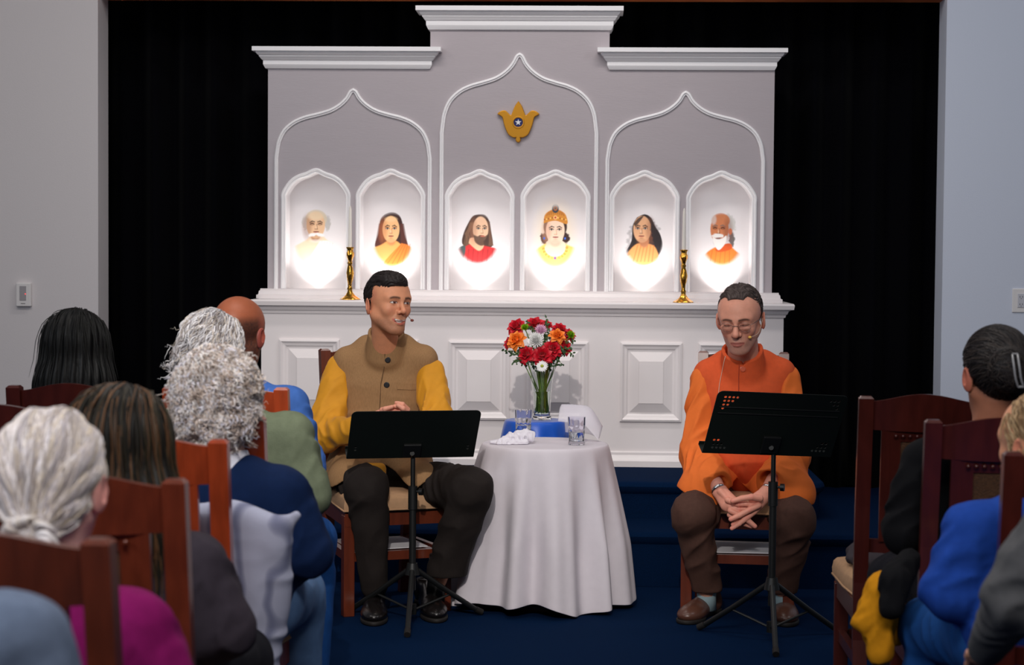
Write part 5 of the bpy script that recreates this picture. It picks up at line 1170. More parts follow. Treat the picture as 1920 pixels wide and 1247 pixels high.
# ---------------------------------------------------------------- music stands
m_stand = mat('stand_black', (16, 17, 17), 0.45, spec=.5); m_desk = mat('desk_dark_green', (12, 18, 15), 0.55, spec=.4, noise=.15, nscale=200)
def music_stand(px, py, Yc, hub_z, dpx, dpy, dY, w, h, tilt, yaw, roll, rot, R_, holes, lb):
    base = W(px, 1100, Yc); x, y = base.x, Yc; root = empty('music_stand', (x, y, 0)); tag(root, lb, 'music stand', None)
    dc = Vector(W(dpx, dpy, dY)); M = Matrix.Translation(dc) @ Matrix.Rotation(math.radians(yaw), 4, 'Z') @ Matrix.Rotation(math.radians(tilt), 4, 'X') @ Matrix.Rotation(math.radians(roll), 4, 'Y')
    r = .022; rect = []
    for cx, cz, a0 in ((w / 2 - r, h / 2 - r, 0), (-w / 2 + r, h / 2 - r, 90)):
        for k in range(7): a = math.radians(a0 + 15 * k); rect.append((cx + r * math.cos(a), cz + r * math.sin(a)))
    rect += [(-w / 2, -h / 2), (w / 2, -h / 2)]; loops = [rect]
    circ = lambda cx, cz, rr, sx=1: [(cx + sx * rr * math.cos(2 * PI * k / 12), cz + rr * math.sin(2 * PI * k / 12)) for k in range(12)]
    if holes:
        for sx in (-1, 1):
            for sz in (-1, 1):
                for i in range(4):
                    for j in range(4 - i):
                        if (sz < 0 and i > 2) or (sx > 0 and sz > 0 and i + j > 2): continue
                        loops.append(circ(sx * (w / 2 - .034 - .0155 * j), sz * (h / 2 - .026) - sz * .0165 * i, .0048, 1.1))
    else:
        for dz in (0, .016): loops += [circ(w / 2 - .030, -h / 2 + .045 + dz, .0042, 1.2), circ(-w / 2 + .030, -h / 2 + .045 + dz, .0042, 1.2)]
    desk = plate(loops, .002, 'desk', m_desk, root, M=M)
    b = MB(); b.box((-w / 2, 0, -h / 2 - .001), (w / 2, .055, -h / 2 + .001), M); b.box((-w / 2, .053, -h / 2), (w / 2, .055, -h / 2 + .014), M); b.build('desk_lip', m_desk, desk)
    if holes:
        for zr in (.068, .042): b = MB(); b.tube([M @ Vector((-w / 2 + .02, -.001, zr)), M @ Vector((w / 2 - .02, -.001, zr))], .0024, 6); b.build('rib', m_stand, desk)
    top = M @ Vector((0, -.02, -h * .33)); b = MB(); b.box((-.035, -.014, -h * .45), (.035, 0, -h * .18), M, bev=.004); b.build('desk_bracket', m_stand, desk)
    hubv = Vector((x, y, hub_z)); jt = Vector((x, y, top.z - .02))
    b = MB(); b.tube([Vector((x, y, hub_z - .07)), Vector((x, y, jt.z - .16))], .0135, 14); b.build('lower_post', m_stand, root, smooth='auto')
    b = MB(); b.tube([Vector((x, y, jt.z - .18)), jt, top], .009, 12); b.build('upper_post', m_stand, root, smooth='auto')
    b = MB(); b.tube([Vector((x, y, jt.z - .20)), Vector((x, y, jt.z - .11))], [.018, .018], 16); b.build('clutch', m_stand, root, smooth='auto')
    b = MB(); b.tube([Vector((x, y, jt.z - .13)), Vector((x + .03, y - .01, jt.z - .13))], .005, 8); b.tube([Vector((x + .026, y - .01, jt.z - .13)), Vector((x + .040, y - .014, jt.z - .13))], .014, 12); b.build('clutch_knob', m_stand, root, smooth='auto')
    b = MB(); b.tube([hubv + Vector((0, 0, .035)), hubv + Vector((0, 0, -.01))], [.020, .030], 16); b.build('hub', m_stand, root, smooth='auto')
    for k in range(3):
        a = math.radians(-90 + rot + 120 * k); d = Vector((math.cos(a), math.sin(a), 0)); f = Vector((x, y, .012)) + d * R_; b = MB()
        b.tube([hubv + d * .022 + Vector((0, 0, .005)), hubv.lerp(f, .5) + d * .01, f], .0105, 10); lg = b.build('leg', m_stand, root, smooth='auto')
        b = MB(); b.tube([f + Vector((0, 0, .002)) - d * .02 + Vector((0, 0, .012)), f + d * .008 - Vector((0, 0, .0))], .0125, 10); b.build('rubber_foot', m_sole, lg, smooth='auto')
        b = MB(); b.tube([Vector((x, y, .045)), hubv.lerp(f, .55)], .005, 8); b.build('brace', m_stand, root, smooth='auto')
    b = MB(); b.tube([Vector((x, y, .030)), Vector((x, y, .07))], .017, 12); b.build('lower_hub', m_stand, root, smooth='auto')
music_stand(773, 1140, 7.36, .195, 776, 815, 7.29, .497, .245, 38, 15, 0, 2, .30, False, 'black music stand in front of the person in the tan waistcoat')
music_stand(1447, 1150, 7.12, .20, 1454, 796, 7.05, .505, .275, 30, 14, 3.2, -2, .30, True, 'black music stand with corner holes in front of the person in orange')
# ---------------------------------------------------------------- candlesticks
m_brass = mat('brass', (214, 160, 66), 0.2, metal=1.0, bump=.25, bscale=60); m_wax = mat('white_wax', (238, 232, 222), .5, sub=.0)
def candlestick(px, py, side):
    c = W(px, py, 9.33); x, y, z = c.x, 9.33, z_cnt + .0005
    P = [(.0, 0), (.048, 0), (.046, .004), (.034, .012), (.022, .022), (.014, .034), (.010, .046), (.013, .054), (.009, .062), (.010, .08), (.016, .105), (.018, .13), (.013, .155), (.009, .17), (.013, .178), (.009, .186), (.012, .196), (.018, .214), (.018, .228), (.013, .236), (.014, .246), (.018, .252), (.017, .256), (.011, .255), (.011, .24), (0, .238)]
    o = MB().lathe(P, (x, y, z), 40, cap=False, wob=lambda a, zz_: 1 + .10 * math.sin(5 * a + zz_ * 60)).build('candlestick', m_brass, smooth=True); tag(o, f'twisted brass candlestick on the altar counter, {side} one', 'candlestick', 'brass candlesticks on the altar')
    o = MB().lathe([(0, 0), (.0098, 0), (.0085, .11), (.0065, .20), (.003, .216), (0, .218)], (x, y, z + .2385), 20, cap=False).build('taper_candle', m_wax, smooth='auto'); tag(o, f'unlit white taper candle in the {side} brass candlestick', 'candle', 'white tapers on the altar')
candlestick(656, 565, 'left'); candlestick(1281, 567, 'right')
# ---------------------------------------------------------------- wall plates
m_plate = mat('switch_plastic', (236, 232, 230), .4); m_red = mat('red_led', (255, 60, 60), .4, emit=(255, 60, 60), estr=2)
a = W(32, 530, Y_WALL); c = W(60, 575, Y_WALL); cx, cz = (a.x + c.x) / 2, (a.z + c.z) / 2; w, h = .037, .058
th = MB().box((cx - w, Y_WALL - .022, cz - h), (cx + w, Y_WALL, cz + h), bev=.004).build('wall_control', m_plate); tag(th, 'white wall control panel with a red light on the left wall', 'control')
MB().box((cx - w * .5, Y_WALL - .024, cz - h * .5), (cx + w * .4, Y_WALL - .02, cz + h * .75), bev=.002).build('control_window', mat('pale_grey_plastic', (170, 165, 168), .3), th)
MB().ball((cx + .011, Y_WALL - .024, cz + .004), .0026, 8).build('indicator_light', m_red, th); MB().box((cx - .012, Y_WALL - .0225, cz - h * .78), (cx + .010, Y_WALL - .0215, cz - h * .72)).build('printed_line', mat('grey_print', (110, 105, 105), .6), th)
a = W(1896, 541, Y_WALL); c = W(1932, 586, Y_WALL); cx, cz = (a.x + c.x) / 2, (a.z + c.z) / 2
ou = MB().box((cx - .042, Y_WALL - .006, cz - .058), (cx + .042, Y_WALL, cz + .058), bev=.003).build('wall_outlet', m_plate); tag(ou, 'white electrical outlet plate on the right wall', 'outlet')
MB().box((cx - .017, Y_WALL - .009, cz - .034), (cx + .017, Y_WALL - .005, cz + .034), bev=.002).build('outlet_face', mat('outlet_grey', (205, 205, 212), .4), ou)
b = MB(); 
for dz in (-.018, .018):
    for dx in (-.006, .006): b.box((cx + dx - .0012, Y_WALL - .0096, cz + dz - .004), (cx + dx + .0012, Y_WALL - .0088, cz + dz + .004))
    b.ball((cx, Y_WALL - .009, cz + dz - .009), .0022, 8, (1, .3, 1))
o = b.build('outlet_slots', mat('slot_dark', (70, 70, 76), .5), ou); o['kind'] = 'stuff'
# ================================================================ PORTRAIT PANELS IN THE NICHES
m_print = mat('portrait_print', (232, 227, 228), 0.55, attr=True)
class Cv:
    def __init__(s, x0, x1, y0, y1, nx, ny):
        s.X, s.Y = np.meshgrid(np.linspace(x0, x1, nx), np.linspace(y0, y1, ny)); s.C = np.tile(lin((232, 227, 228)), (ny, nx, 1)); s.fade = np.ones_like(s.X)
    def put(s, m, col, a=1.0): m = (np.clip(m, 0, 1) * a * s.fade)[..., None]; s.C = s.C * (1 - m) + lin(col) * m
    def ell(s, cx, cy, rx, ry, col, a=1.0, soft_=1.0, rot=0, nz=0):
        c, n = math.cos(math.radians(rot)), math.sin(math.radians(rot)); dx = s.X - cx; dy = s.Y - cy; u = (dx * c + dy * n) / rx; v = (-dx * n + dy * c) / ry; r = np.hypot(u, v)
        if nz: r = r + nz * (vnoise(s.X * .35 + cx, s.Y * .35, 0 * s.X + 2) - .5)
        s.put((1 - r) * min(rx, ry) / soft_ + .5, col, a)
    def poly(s, P, col, a=1.0, soft_=1.2):
        P = catmull(list(P) + [P[0]], 5)[:-1]; d = np.full(s.X.shape, 1e9); ins = np.zeros(s.X.shape, bool); n = len(P)
        for i in range(n):
            ax, ay = P[i]; bx, by = P[(i + 1) % n]; ex, ey = bx - ax, by - ay; wx, wy = s.X - ax, s.Y - ay; t = np.clip((wx * ex + wy * ey) / (ex * ex + ey * ey + 1e-9), 0, 1)
            d = np.minimum(d, np.hypot(wx - ex * t, wy - ey * t)); c = ((ay > s.Y) != (by > s.Y)); xi = (bx - ax) * (s.Y - ay) / (by - ay + 1e-12) + ax; ins ^= c & (s.X < xi)
        s.put(np.where(ins, d, -d) / soft_ + .5, col, a)
    def line(s, P, w, col, a=1.0):
        for (ax, ay), (bx, by) in zip(P, P[1:]):
            ex, ey = bx - ax, by - ay; t = np.clip(((s.X - ax) * ex + (s.Y - ay) * ey) / (ex * ex + ey * ey + 1e-9), 0, 1); s.put(1.0 - (np.hypot(s.X - ax - ex * t, s.Y - ay - ey * t) - w / 2), col, a)
def face(c, x, y, w, h, skin, shade, turn=0, lip=(190, 100, 80), brow=(50, 30, 25), eye=(45, 28, 22), closed=False):
    """oval face with generic features, centre x y, half sizes w h"""
    c.ell(x, y, w, h, skin, 1, 1.5); c.ell(x - w * .95 * (1 if turn >= 0 else -1), y + h * .1, w * .5, h * .9, shade, .45, 6); c.ell(x, y + h * .95, w * .6, h * .25, shade, .3, 4)
    fx = x + turn * w * .22
    for g in (-1, 1):
        ex = fx + g * w * .42; ey = y - h * .06; c.line([(ex - w * .24, ey - h * .17 + (1 if g < 0 else -.3)), (ex, ey - h * .24), (ex + w * .24, ey - h * .17 + (1 if g > 0 else -.3))], 1.0, brow, .85)
        c.ell(ex, ey - h * .03, w * .26, h * .13, shade, .5, 2)
        if not closed: c.ell(ex, ey, w * .19, h * .065, (232, 222, 212), .9, .9); c.ell(ex, ey, w * .085, h * .07, eye, 1, .8)
        c.line([(ex - w * .2, ey - h * .01), (ex, ey - h * .075), (ex + w * .2, ey - h * .01)], .7, eye, .8)
    c.line([(fx + turn * w * .1 + w * .06, y - h * .05), (fx + turn * w * .15 + w * .10, y + h * .28)], 1.0, shade, .6); c.ell(fx + turn * w * .12, y + h * .30, w * .17, h * .05, shade, .8, 1.2); c.ell(fx + turn * w * .14, y + h * .18, w * .07, h * .14, (255, 226, 190), .5, 1.5)
    c.ell(fx + turn * w * .05, y + h * .52, w * .27, h * .055, lip, .95, 1); c.line([(fx - w * .25, y + h * .50), (fx + w * .28, y + h * .50)], .5, (110, 45, 40), .8); c.ell(fx, y + h * .66, w * .2, h * .05, shade, .4, 1.5)
def vign(c, cx, cy, rx, ry, p=2.0):  # soft edge of the printed bust
    r = np.hypot((c.X - cx) / rx, (c.Y - cy) / ry); c.fade = 1 - soft(r, .80, 1.06)
def finish_portrait(c, px, lb):
    nx = c.X.shape[1]; ny = c.X.shape[0]; V = []; Yp = Y_UP + .097
    P = [W(px + c.X[j, i], c.Y[j, i], Yp) for j in (0, ny - 1) for i in (0, nx - 1)]
    k = Yp / F_PX; o0 = W(px, 440, Yp); 
    XX = (o0.x + c.X * k).ravel(); ZZ = (o0.z - (c.Y - 440) * k).ravel(); V = np.stack([XX, np.full_like(XX, Yp), ZZ], 1); n = len(V)
    idx = np.arange(n).reshape(ny, nx); Fq = np.stack([idx[1:, :-1], idx[1:, 1:], idx[:-1, 1:], idx[:-1, :-1]], -1).reshape(-1, 4)
    # thin board: rim and back
    bd = [idx[0, 0], idx[0, -1], idx[-1, -1], idx[-1, 0]]; Vb = V[bd] + np.array([0, .0025, 0]); V = np.concatenate([V, Vb]); e = [n, n + 1, n + 2, n + 3]
    Fb = np.array([[e[0], e[1], e[2], e[3]], [bd[0], bd[1], e[1], e[0]], [bd[1], bd[2], e[2], e[1]], [bd[2], bd[3], e[3], e[2]], [bd[3], bd[0], e[0], e[3]]])
    C = np.concatenate([c.C.reshape(-1, 3), np.tile(lin((232, 227, 228)), (4, 1))]); o = fast_obj('portrait', V, np.concatenate([Fq, Fb]), m_print, colors=C, smooth=False); tag(o, lb, 'portrait', 'painted portraits in the niches')
def canvas(): return Cv(-64, 64, 316, 547, 208, 376)
# 1: bald elder with white moustache
c = canvas(); vign(c, 0, 450, 42, 62); c.poly([(-40, 462), (-18, 450), (-8, 440), (10, 440), (22, 450), (38, 462), (36, 485), (8, 500), (-30, 488)], (240, 214, 184), 1, 3); c.poly([(8, 452), (24, 452), (40, 464), (38, 490), (5, 500), (-12, 490)], (244, 240, 240), 1, 3)
for k in range(5): c.line([(12 + k * 5, 452 + k), (-4 + k * 8, 492)], 1, (214, 205, 205), .6)
c.ell(-1, 440, 9, 12, (190, 138, 100), .9, 3); c.ell(-20, 417, 6, 13, (205, 202, 198), 1, 2, nz=.5); c.ell(22, 417, 6, 13, (196, 192, 188), 1, 2, nz=.5); c.ell(1, 410, 20, 17, (214, 200, 178), 1, 2)
face(c, 0, 422, 17.5, 25, (232, 190, 150), (150, 92, 62), .15, closed=True, brow=(70, 48, 40)); c.ell(0, 404, 15, 9, (238, 214, 180), .8, 5); c.ell(-6, 440, 8, 3.2, (240, 238, 236), 1, 1.4, rot=-12, nz=.4); c.ell(8, 440, 8, 3.2, (240, 238, 236), 1, 1.4, rot=12, nz=.4); c.ell(1, 452, 10, 3, (236, 232, 228), .5, 3)
finish_portrait(c, 592, 'portrait of a bald elder with white moustache, first niche from the left')
# 2: long dark hair, orange robe
c = canvas(); vign(c, 3, 448, 39, 55); c.poly([(-12, 402), (0, 398), (12, 401), (20, 412), (26, 440), (32, 462), (20, 470), (-14, 470), (-30, 462), (-24, 438), (-20, 412)], (58, 26, 22), 1, 1.5)
for k in range(8): c.line([(-22 + k * 1.0, 420), (-30 + k * 2, 462)], .7, (96, 46, 36), .6); c.line([(18 + k * .8, 420), (20 + k * 1.7, 462)], .7, (96, 46, 36), .6)
c.poly([(-38, 466), (-20, 460), (-6, 452), (10, 452), (22, 460), (40, 464), (34, 490), (0, 500), (-34, 488)], (246, 172, 96), 1, 2.5); c.poly([(20, 456), (36, 462), (38, 482), (4, 500), (-14, 494)], (236, 130, 48), 1, 2)
for k in range(5): c.line([(20 + k * 4, 458), (-6 + k * 9, 494)], .8, (200, 96, 36), .6)
c.ell(1, 448, 8, 12, (222, 150, 94), 1, 3); face(c, 0, 430, 16, 25, (244, 190, 134), (196, 110, 62), 0); c.ell(0, 411, 11, 5, (250, 208, 156), .7, 3)
finish_portrait(c, 733, 'portrait of a long-haired person in an orange robe, second niche from the left')
# 3: bearded, brown hair, red robe
c = canvas(); vign(c, -3, 447, 41, 52); c.poly([(-2, 402), (10, 403), (18, 414), (22, 434), (25, 460), (10, 466), (-14, 468), (-32, 458), (-30, 438), (-20, 416), (-12, 405)], (74, 50, 40), 1, 1.5, )
for k in range(9): c.line([(-18 + k, 418), (-24 + math.sin(k) * 3, 438), (-30 + k * 2.2, 462)], .8, (120, 88, 66), .6); c.line([(14 + k * .6, 416), (19 + math.sin(k * 2) * 2, 436), (18 + k, 460)], .8, (112, 80, 62), .6)
c.poly([(-40, 468), (-26, 462), (-14, 458), (16, 462), (34, 468), (30, 486), (0, 496), (-28, 488)], (196, 42, 44), 1, 2); c.poly([(-46, 470), (-32, 461), (-26, 464), (-30, 484), (-44, 486)], (70, 84, 84), 1, 2)
for k in range(6): c.line([(-20 + k * 9, 468), (-22 + k * 9, 490)], 1, (140, 22, 30), .6)
c.poly([(-20, 456), (-2, 470), (8, 462), (4, 448), (-16, 446)], (226, 176, 140), 1, 2); face(c, 2, 430, 14.5, 24, (238, 194, 160), (166, 110, 82), .55, brow=(66, 42, 32)); c.poly([(-11, 440), (-4, 443), (2, 441), (10, 443), (16, 440), (14, 454), (4, 461), (-8, 454)], (70, 46, 36), .9, 2); c.ell(6, 443, 4.5, 1.3, (196, 110, 90), .9, 1)
finish_portrait(c, 899, 'portrait of a brown-bearded person in a red robe, third niche from the left')
# 4: golden headdress
c = canvas(); c.ell(0, 436, 34, 52, (250, 222, 176), .5, 26); vign(c, 0, 445, 40, 62); c.ell(-21, 447, 7, 10, (58, 32, 28), 1, 2, nz=.4); c.ell(20, 446, 7, 10, (58, 32, 28), 1, 2, nz=.4); c.ell(0, 425, 22, 24, (60, 38, 32), 1, 2)
c.poly([(-40, 472), (-24, 460), (-12, 456), (14, 456), (26, 460), (40, 468), (34, 492), (0, 506), (-32, 494)], (250, 206, 110), 1, 3); c.poly([(-14, 452), (14, 452), (20, 470), (0, 486), (-20, 472)], (244, 214, 190), 1, 2)
for k in range(22): a = PI * k / 21; c.ell(-22 * math.cos(a), 464 + 20 * math.sin(a), 2.6, 2.6, (224, 160, 60) if k % 2 else (246, 200, 100), .9, 1)
c.ell(0, 484, 2.4, 2.8, (120, 70, 160), .9, 1); c.ell(0, 452, 9, 12, (240, 204, 180), 1, 3); face(c, 0, 432, 17.5, 25, (248, 214, 190), (206, 150, 122), .12, brow=(40, 26, 26), lip=(196, 110, 100))
c.poly([(-22, 419), (-20, 404), (-12, 396), (0, 392), (12, 396), (20, 404), (22, 420), (0, 414)], (214, 140, 50), 1, 1.3)
for k in range(12): c.ell(-20 + k * 3.6, 412 - 2 * math.cos((k - 5.5) * .5) - 2, 1.6, 1.6, (246, 196, 96) if k % 2 else (170, 90, 36), .9, .8)
for k in range(9): c.line([(-16 + k * 4, 400 + abs(k - 4)), (-12 + k * 3, 394 + abs(k - 4))], .9, (176, 100, 36), .7)
c.ell(0, 408, 4, 4, (246, 190, 120), 1, 1); c.ell(0, 408, 1.8, 1.8, (196, 50, 40), 1, .8); c.ell(0, 391, 6.5, 8.5, (52, 66, 76), 1, 1.2); c.ell(0, 391, 3.6, 4.4, (196, 110, 60), 1, 1); c.ell(0, 391, 1.6, 2, (40, 110, 110), 1, .8)
for g in (-1, 1): c.ell(g * 19.5 - 1, 447, 1.6, 2.2, (60, 110, 220), 1, .8)
finish_portrait(c, 1041, 'portrait of a youth in a golden headdress with dark hair, fourth niche from the left')
# 5: wavy black hair, orange robe, turned left
c = canvas(); vign(c, 0, 448, 39, 56); c.poly([(-14, 408), (0, 402), (12, 408), (20, 424), (30, 440), (34, 462), (24, 482), (8, 482), (-10, 470), (-34, 482), (-36, 476), (-24, 452), (-22, 424)], (36, 28, 30), 1, 1.5)
for k in range(12): c.ell(20 + 6 * math.sin(k * 1.7), 424 + k * 5, 5, 3, (70, 60, 62), .4, 2); c.ell(-24 + 3 * math.sin(k * 1.7) - k * .6, 426 + k * 4, 4, 2.5, (66, 56, 58), .35, 2)
c.poly([(-32, 476), (-20, 462), (-8, 456), (12, 458), (22, 466), (26, 486), (0, 498), (-26, 490)], (246, 166, 98), 1, 2.5)
for k in range(6): c.line([(-12 + k * 6, 460), (-20 + k * 7, 490)], 1, (214, 110, 56), .55)
c.ell(0, 452, 9, 12, (200, 132, 92), 1, 3); face(c, -4, 430, 16.5, 25, (226, 172, 130), (150, 88, 60), -.35, brow=(36, 24, 24)); c.poly([(-20, 420), (-12, 410), (-2, 405), (-6, 412), (-16, 424)], (36, 28, 30), .9, 1.4); c.ell(20, 440, 6, 26, (40, 32, 34), .95, 3, rot=-14, nz=.4)
finish_portrait(c, 1208, 'portrait of a person with wavy black hair in orange, fifth niche from the left')
# 6: white-bearded elder in orange
c = canvas(); vign(c, 2, 448, 40, 54); c.ell(13, 422, 13, 19, (206, 204, 200), 1, 2, nz=.5); c.ell(20, 448, 5, 14, (80, 70, 66), .9, 2, nz=.5); c.poly([(-36, 484), (-22, 470), (-6, 462), (14, 460), (28, 470), (38, 480), (28, 494), (0, 500), (-26, 494)], (238, 128, 48), 1, 2.5); c.poly([(-8, 462), (16, 456), (20, 466), (2, 472), (-10, 470)], (214, 88, 34), 1, 1.5)
for k in range(5): c.line([(-16 + k * 8, 470), (-20 + k * 9, 492)], 1, (206, 90, 34), .5)
c.ell(-1, 414, 17, 14, (206, 128, 84), 1, 2); face(c, -3, 430, 17, 26, (206, 126, 82), (120, 62, 42), -.3, closed=True, brow=(120, 100, 92)); c.ell(17, 434, 3.5, 6, (190, 104, 70), 1, 1); c.ell(-14, 412, 5, 9, (220, 216, 212), .6, 3)
c.ell(-6, 442, 11, 4, (236, 232, 228), 1, 1.3, nz=.4); c.poly([(-16, 443), (-10, 447), (-5, 446), (2, 447), (10, 442), (8, 456), (-2, 468), (-8, 466), (-14, 454)], (238, 234, 230), 1, 1.6); c.ell(-5, 447, 5, 1.6, (120, 60, 50), .9, 1)
finish_portrait(c, 1352, 'portrait of a white-bearded elder in orange, sixth niche from the left')
# ================================================================ THE AUDIENCE, SEEN FROM BEHIND
def garment(name, rgb, **kw): return mat(name, rgb, kw.pop('rough', .9), bump=kw.pop('bump', .12), bscale=kw.pop('bscale', 450), noise=kw.pop('noise', .08), nscale=50, spec=.15, **kw)
def sitter(label, px, py, Y, yaw, m_top, m_leg, skin, sw=.185, head_sc=1.0, head_yaw=0, head_pitch=4, pose='lap', girth=1.0, collar=None, seat_y=None, hair_fn=None, head_kw=None, paint=None, lean=.06, build_head=True, hh=.0026, legs=True, sleeve=1.0, tilt=0, bx=0.0, drop=.225, over=None):
    """px, py = where the centre of the head is seen; faces away from the camera, towards the stage"""
    hc = W(px, py, Y); a = PI + math.radians(yaw); B = Matrix.Translation((hc.x, hc.y, 0)) @ Matrix.Rotation(a, 4, 'Z'); zh = hc.z
    P = lambda x, y, z: np.array(B @ Vector((x - bx, y + lean, z)))
    nk = P(bx * .6, .045 - .02, zh - .145); ch = P(0, .03, zh - .36); pe = P(0, -.01, .57); wa = P(0, .02, .5 * (.57 + zh - .36)); sz = zh - drop
    HM = head_matrix(hc, yaw=180 + yaw + head_yaw, pitch=head_pitch, roll=tilt, sc=head_sc)
    el = .5 * (sz + .55)
    arms = {'L': [P(-sw, .035, sz), P(-sw - .05, .04, el), P(-.12, -.22, .62)], 'R': [P(sw, .035, sz), P(sw + .05, .04, el), P(.12, -.22, .62)]}
    if over: arms['R'] = [arms['R'][0]] + over
    lg = {'L': [P(-.09, 0, .57), P(-.12, -.42, .52), P(-.12, -.40, .10)], 'R': [P(.09, 0, .57), P(.12, -.42, .52), P(.12, -.40, .10)]}
    parts = []
    s = head_sdf(h=hh, neck_to=loc(HM, nk), **(head_kw or {})); V, Fc = s.mesh(); C = paint(V) if paint else np.tile(lin(skin), (len(V), 1)); C = mixc(C, .35 * soft(np.abs(V[:, 0]), .074, .082), lin((200, 90, 80))); parts.append((xf(V, HM), Fc, C))
    JJ = dict(pelvis=pe, waist=wa, chest=ch, neck=nk, head=np.array(hc), armL=arms['L'], armR=arms['R'], legL=lg['L'], legR=lg['R']); V, Fc = trunk(JJ, h=.014, r=.75); parts.append((V, Fc, np.tile(lin(skin), (len(V), 1))))
    for sd in 'LR':
        w = arms[sd][2]; s = Sdf(w - .12, w + .12, .004); f = (w - arms[sd][1]); f /= np.linalg.norm(f); s.cap(w, w + f * .05, .026, .030, k=.01, sq=((0, 0, 1), .6)); sdv = np.cross(f, (0, 0, 1))
        for k in range(4): o_ = w + f * .05 + sdv * (-.024 + .016 * k); hand_finger(s, [o_, o_ + f * .035 + np.array([0, 0, -.006]), o_ + f * .06 + np.array([0, 0, -.025])], [.009, .008, .007])
        o_ = w + f * .01; q = sdv * (.03 if sd == 'L' else -.03); hand_finger(s, [o_, o_ + f * .025 + q, o_ + f * .05 + q], [.011, .009, .008]); V, Fc = s.mesh(); parts.append((V, Fc, np.tile(lin(skin), (len(V), 1))))
    V, Fc, C = join(parts); root = fast_obj('person', V, Fc, m_skin, colors=C); tag(root, label, 'person')
    # upper garment
    allp = np.array(arms['L'] + arms['R'] + [pe, nk]); s = Sdf(allp.min(0) - .16, allp.max(0) + .14, .006); g = girth; ex = P(1, 0, 0) - P(0, 0, 0)
    fa = ((.009, .06, .8, .5, 1.5), (.006, .04, .3, .4, 2.2)); fb = ((.007, .05, .2, .5, 1.6),)
    s.cap(ch, wa, .118 * g, .112 * g, k=.05, sq=(ex, 1.42), folds=((.008, .09, .8, .6, .8), (.006, .05, .4, .5, 1.2))); s.cap(wa, pe + np.array([0, 0, .02]), .112 * g, .125 * g, k=.05, sq=(ex, 1.4), folds=((.010, .06, .5, .7, .8),))
    s.cap(P(-sw * .78, .04, sz - .005), P(sw * .78, .04, sz - .005), .062, .062, k=.05); s.cap(P(-.05, .04, sz + .035), P(.05, .04, sz + .035), .052, .052, k=.05); s.cap(ch, P(0, .045, sz - .03), .10, .08, k=.06, sq=(ex, 1.5))
    for sd in 'LR': A = arms[sd]; s.cap(A[0], A[1], .060 * g * sleeve, .054 * g * sleeve, k=.03, folds=fa); s.cap(A[1], A[2], .054 * g * sleeve, .036 * sleeve, k=.03, folds=fb)
    nd = nk - np.array(hc); nd /= np.linalg.norm(nd); s.cap(nk - nd * .08, nk + nd * .01, .062 * head_sc, .060 * head_sc, k=.012, sub=True)
    V, Fc = s.mesh(); top = fast_obj('sweater', V, Fc, m_top, root)
    if collar:
        s = Sdf(nk - .12, nk + .12, .004); c0 = nk + nd * .035; c1 = nk - nd * .012; s.cap(c0, c1, .082, .066, k=0); s.cap(c0 + nd * .05, c1 - nd * .05, .070, .058, k=.003, sub=True)
        s.hook(lambda F, X, Y, Z: np.maximum(F, (X - c1[0]) * -nd[0] + (Y - c1[1]) * -nd[1] + (Z - c1[2]) * -nd[2] - .004)); V, Fc = s.mesh(); fast_obj('collar', V, Fc, collar, root)
    if legs:
        allp = np.array(lg['L'] + lg['R'] + [pe]); s = Sdf(allp.min(0) - .17, allp.max(0) + .13, .008); s.cap(pe, pe + np.array([0, 0, .02]), .12, .12, k=.05, sq=(ex, 1.35))
        for sd in 'LR': L_ = lg[sd]; s.cap(L_[0], L_[1], .088, .070, k=.04, folds=((.007, .07, .6, .6, 1.2),)); s.cap(L_[1], L_[2], .070, .055, k=.03, folds=((.007, .08, .3, .6, 1.2),))
        s.hook(lambda F, X, Y, Z: np.maximum(F, .06 - Z)); V, Fc = s.mesh(); fast_obj('trousers', V, Fc, m_leg, root)
        for sd in 'LR': q = lg[sd][2]; d = P(0, -1, 0) - P(0, 0, 0); hl = q + np.array([0, 0, 0]) - d * .04; hl[2] = 0; shoe('shoe', hl, hl + d * .26, m_shoeb, root, h=.006, laces=False)
    if hair_fn: hair_fn(HM, root, B, hc)
    return root
def hair_mesh(HM, root, s, n, length, rad, flow, base, colrs, near=None, cutfn=None, name='hair', seed=1, seg=8, lift=.003, jitter=.2, curl=0.0, curlf=60, wave=0.0, mask=None, cvar=.2, local=True, stick=.8):
    if near: s.near(near)
    if cutfn: s.hook(cutfn)
    V, Fc = s.mesh(); x, y, z = V.T; nz = vnoise(x * 45, y * 45, z * 20)[:, None]; C = lin(base)[None] * (.7 + .6 * nz)
    parts = [(V, Fc, C)]
    if n: parts.append(strands(V, Fc, n, length, rad, flow, seg=seg, lift=lift, jitter=jitter, curl=curl, curlf=curlf, wave=wave, mask=mask, seed=seed, color=np.array([lin(c) for c in colrs]), cvar=cvar, stick=stick))
    V, Fc, C = join(parts); return fast_obj(name, xf(V, HM) if local else V, Fc, m_hair, root, colors=C)
ones = lambda P: np.ones(len(P))
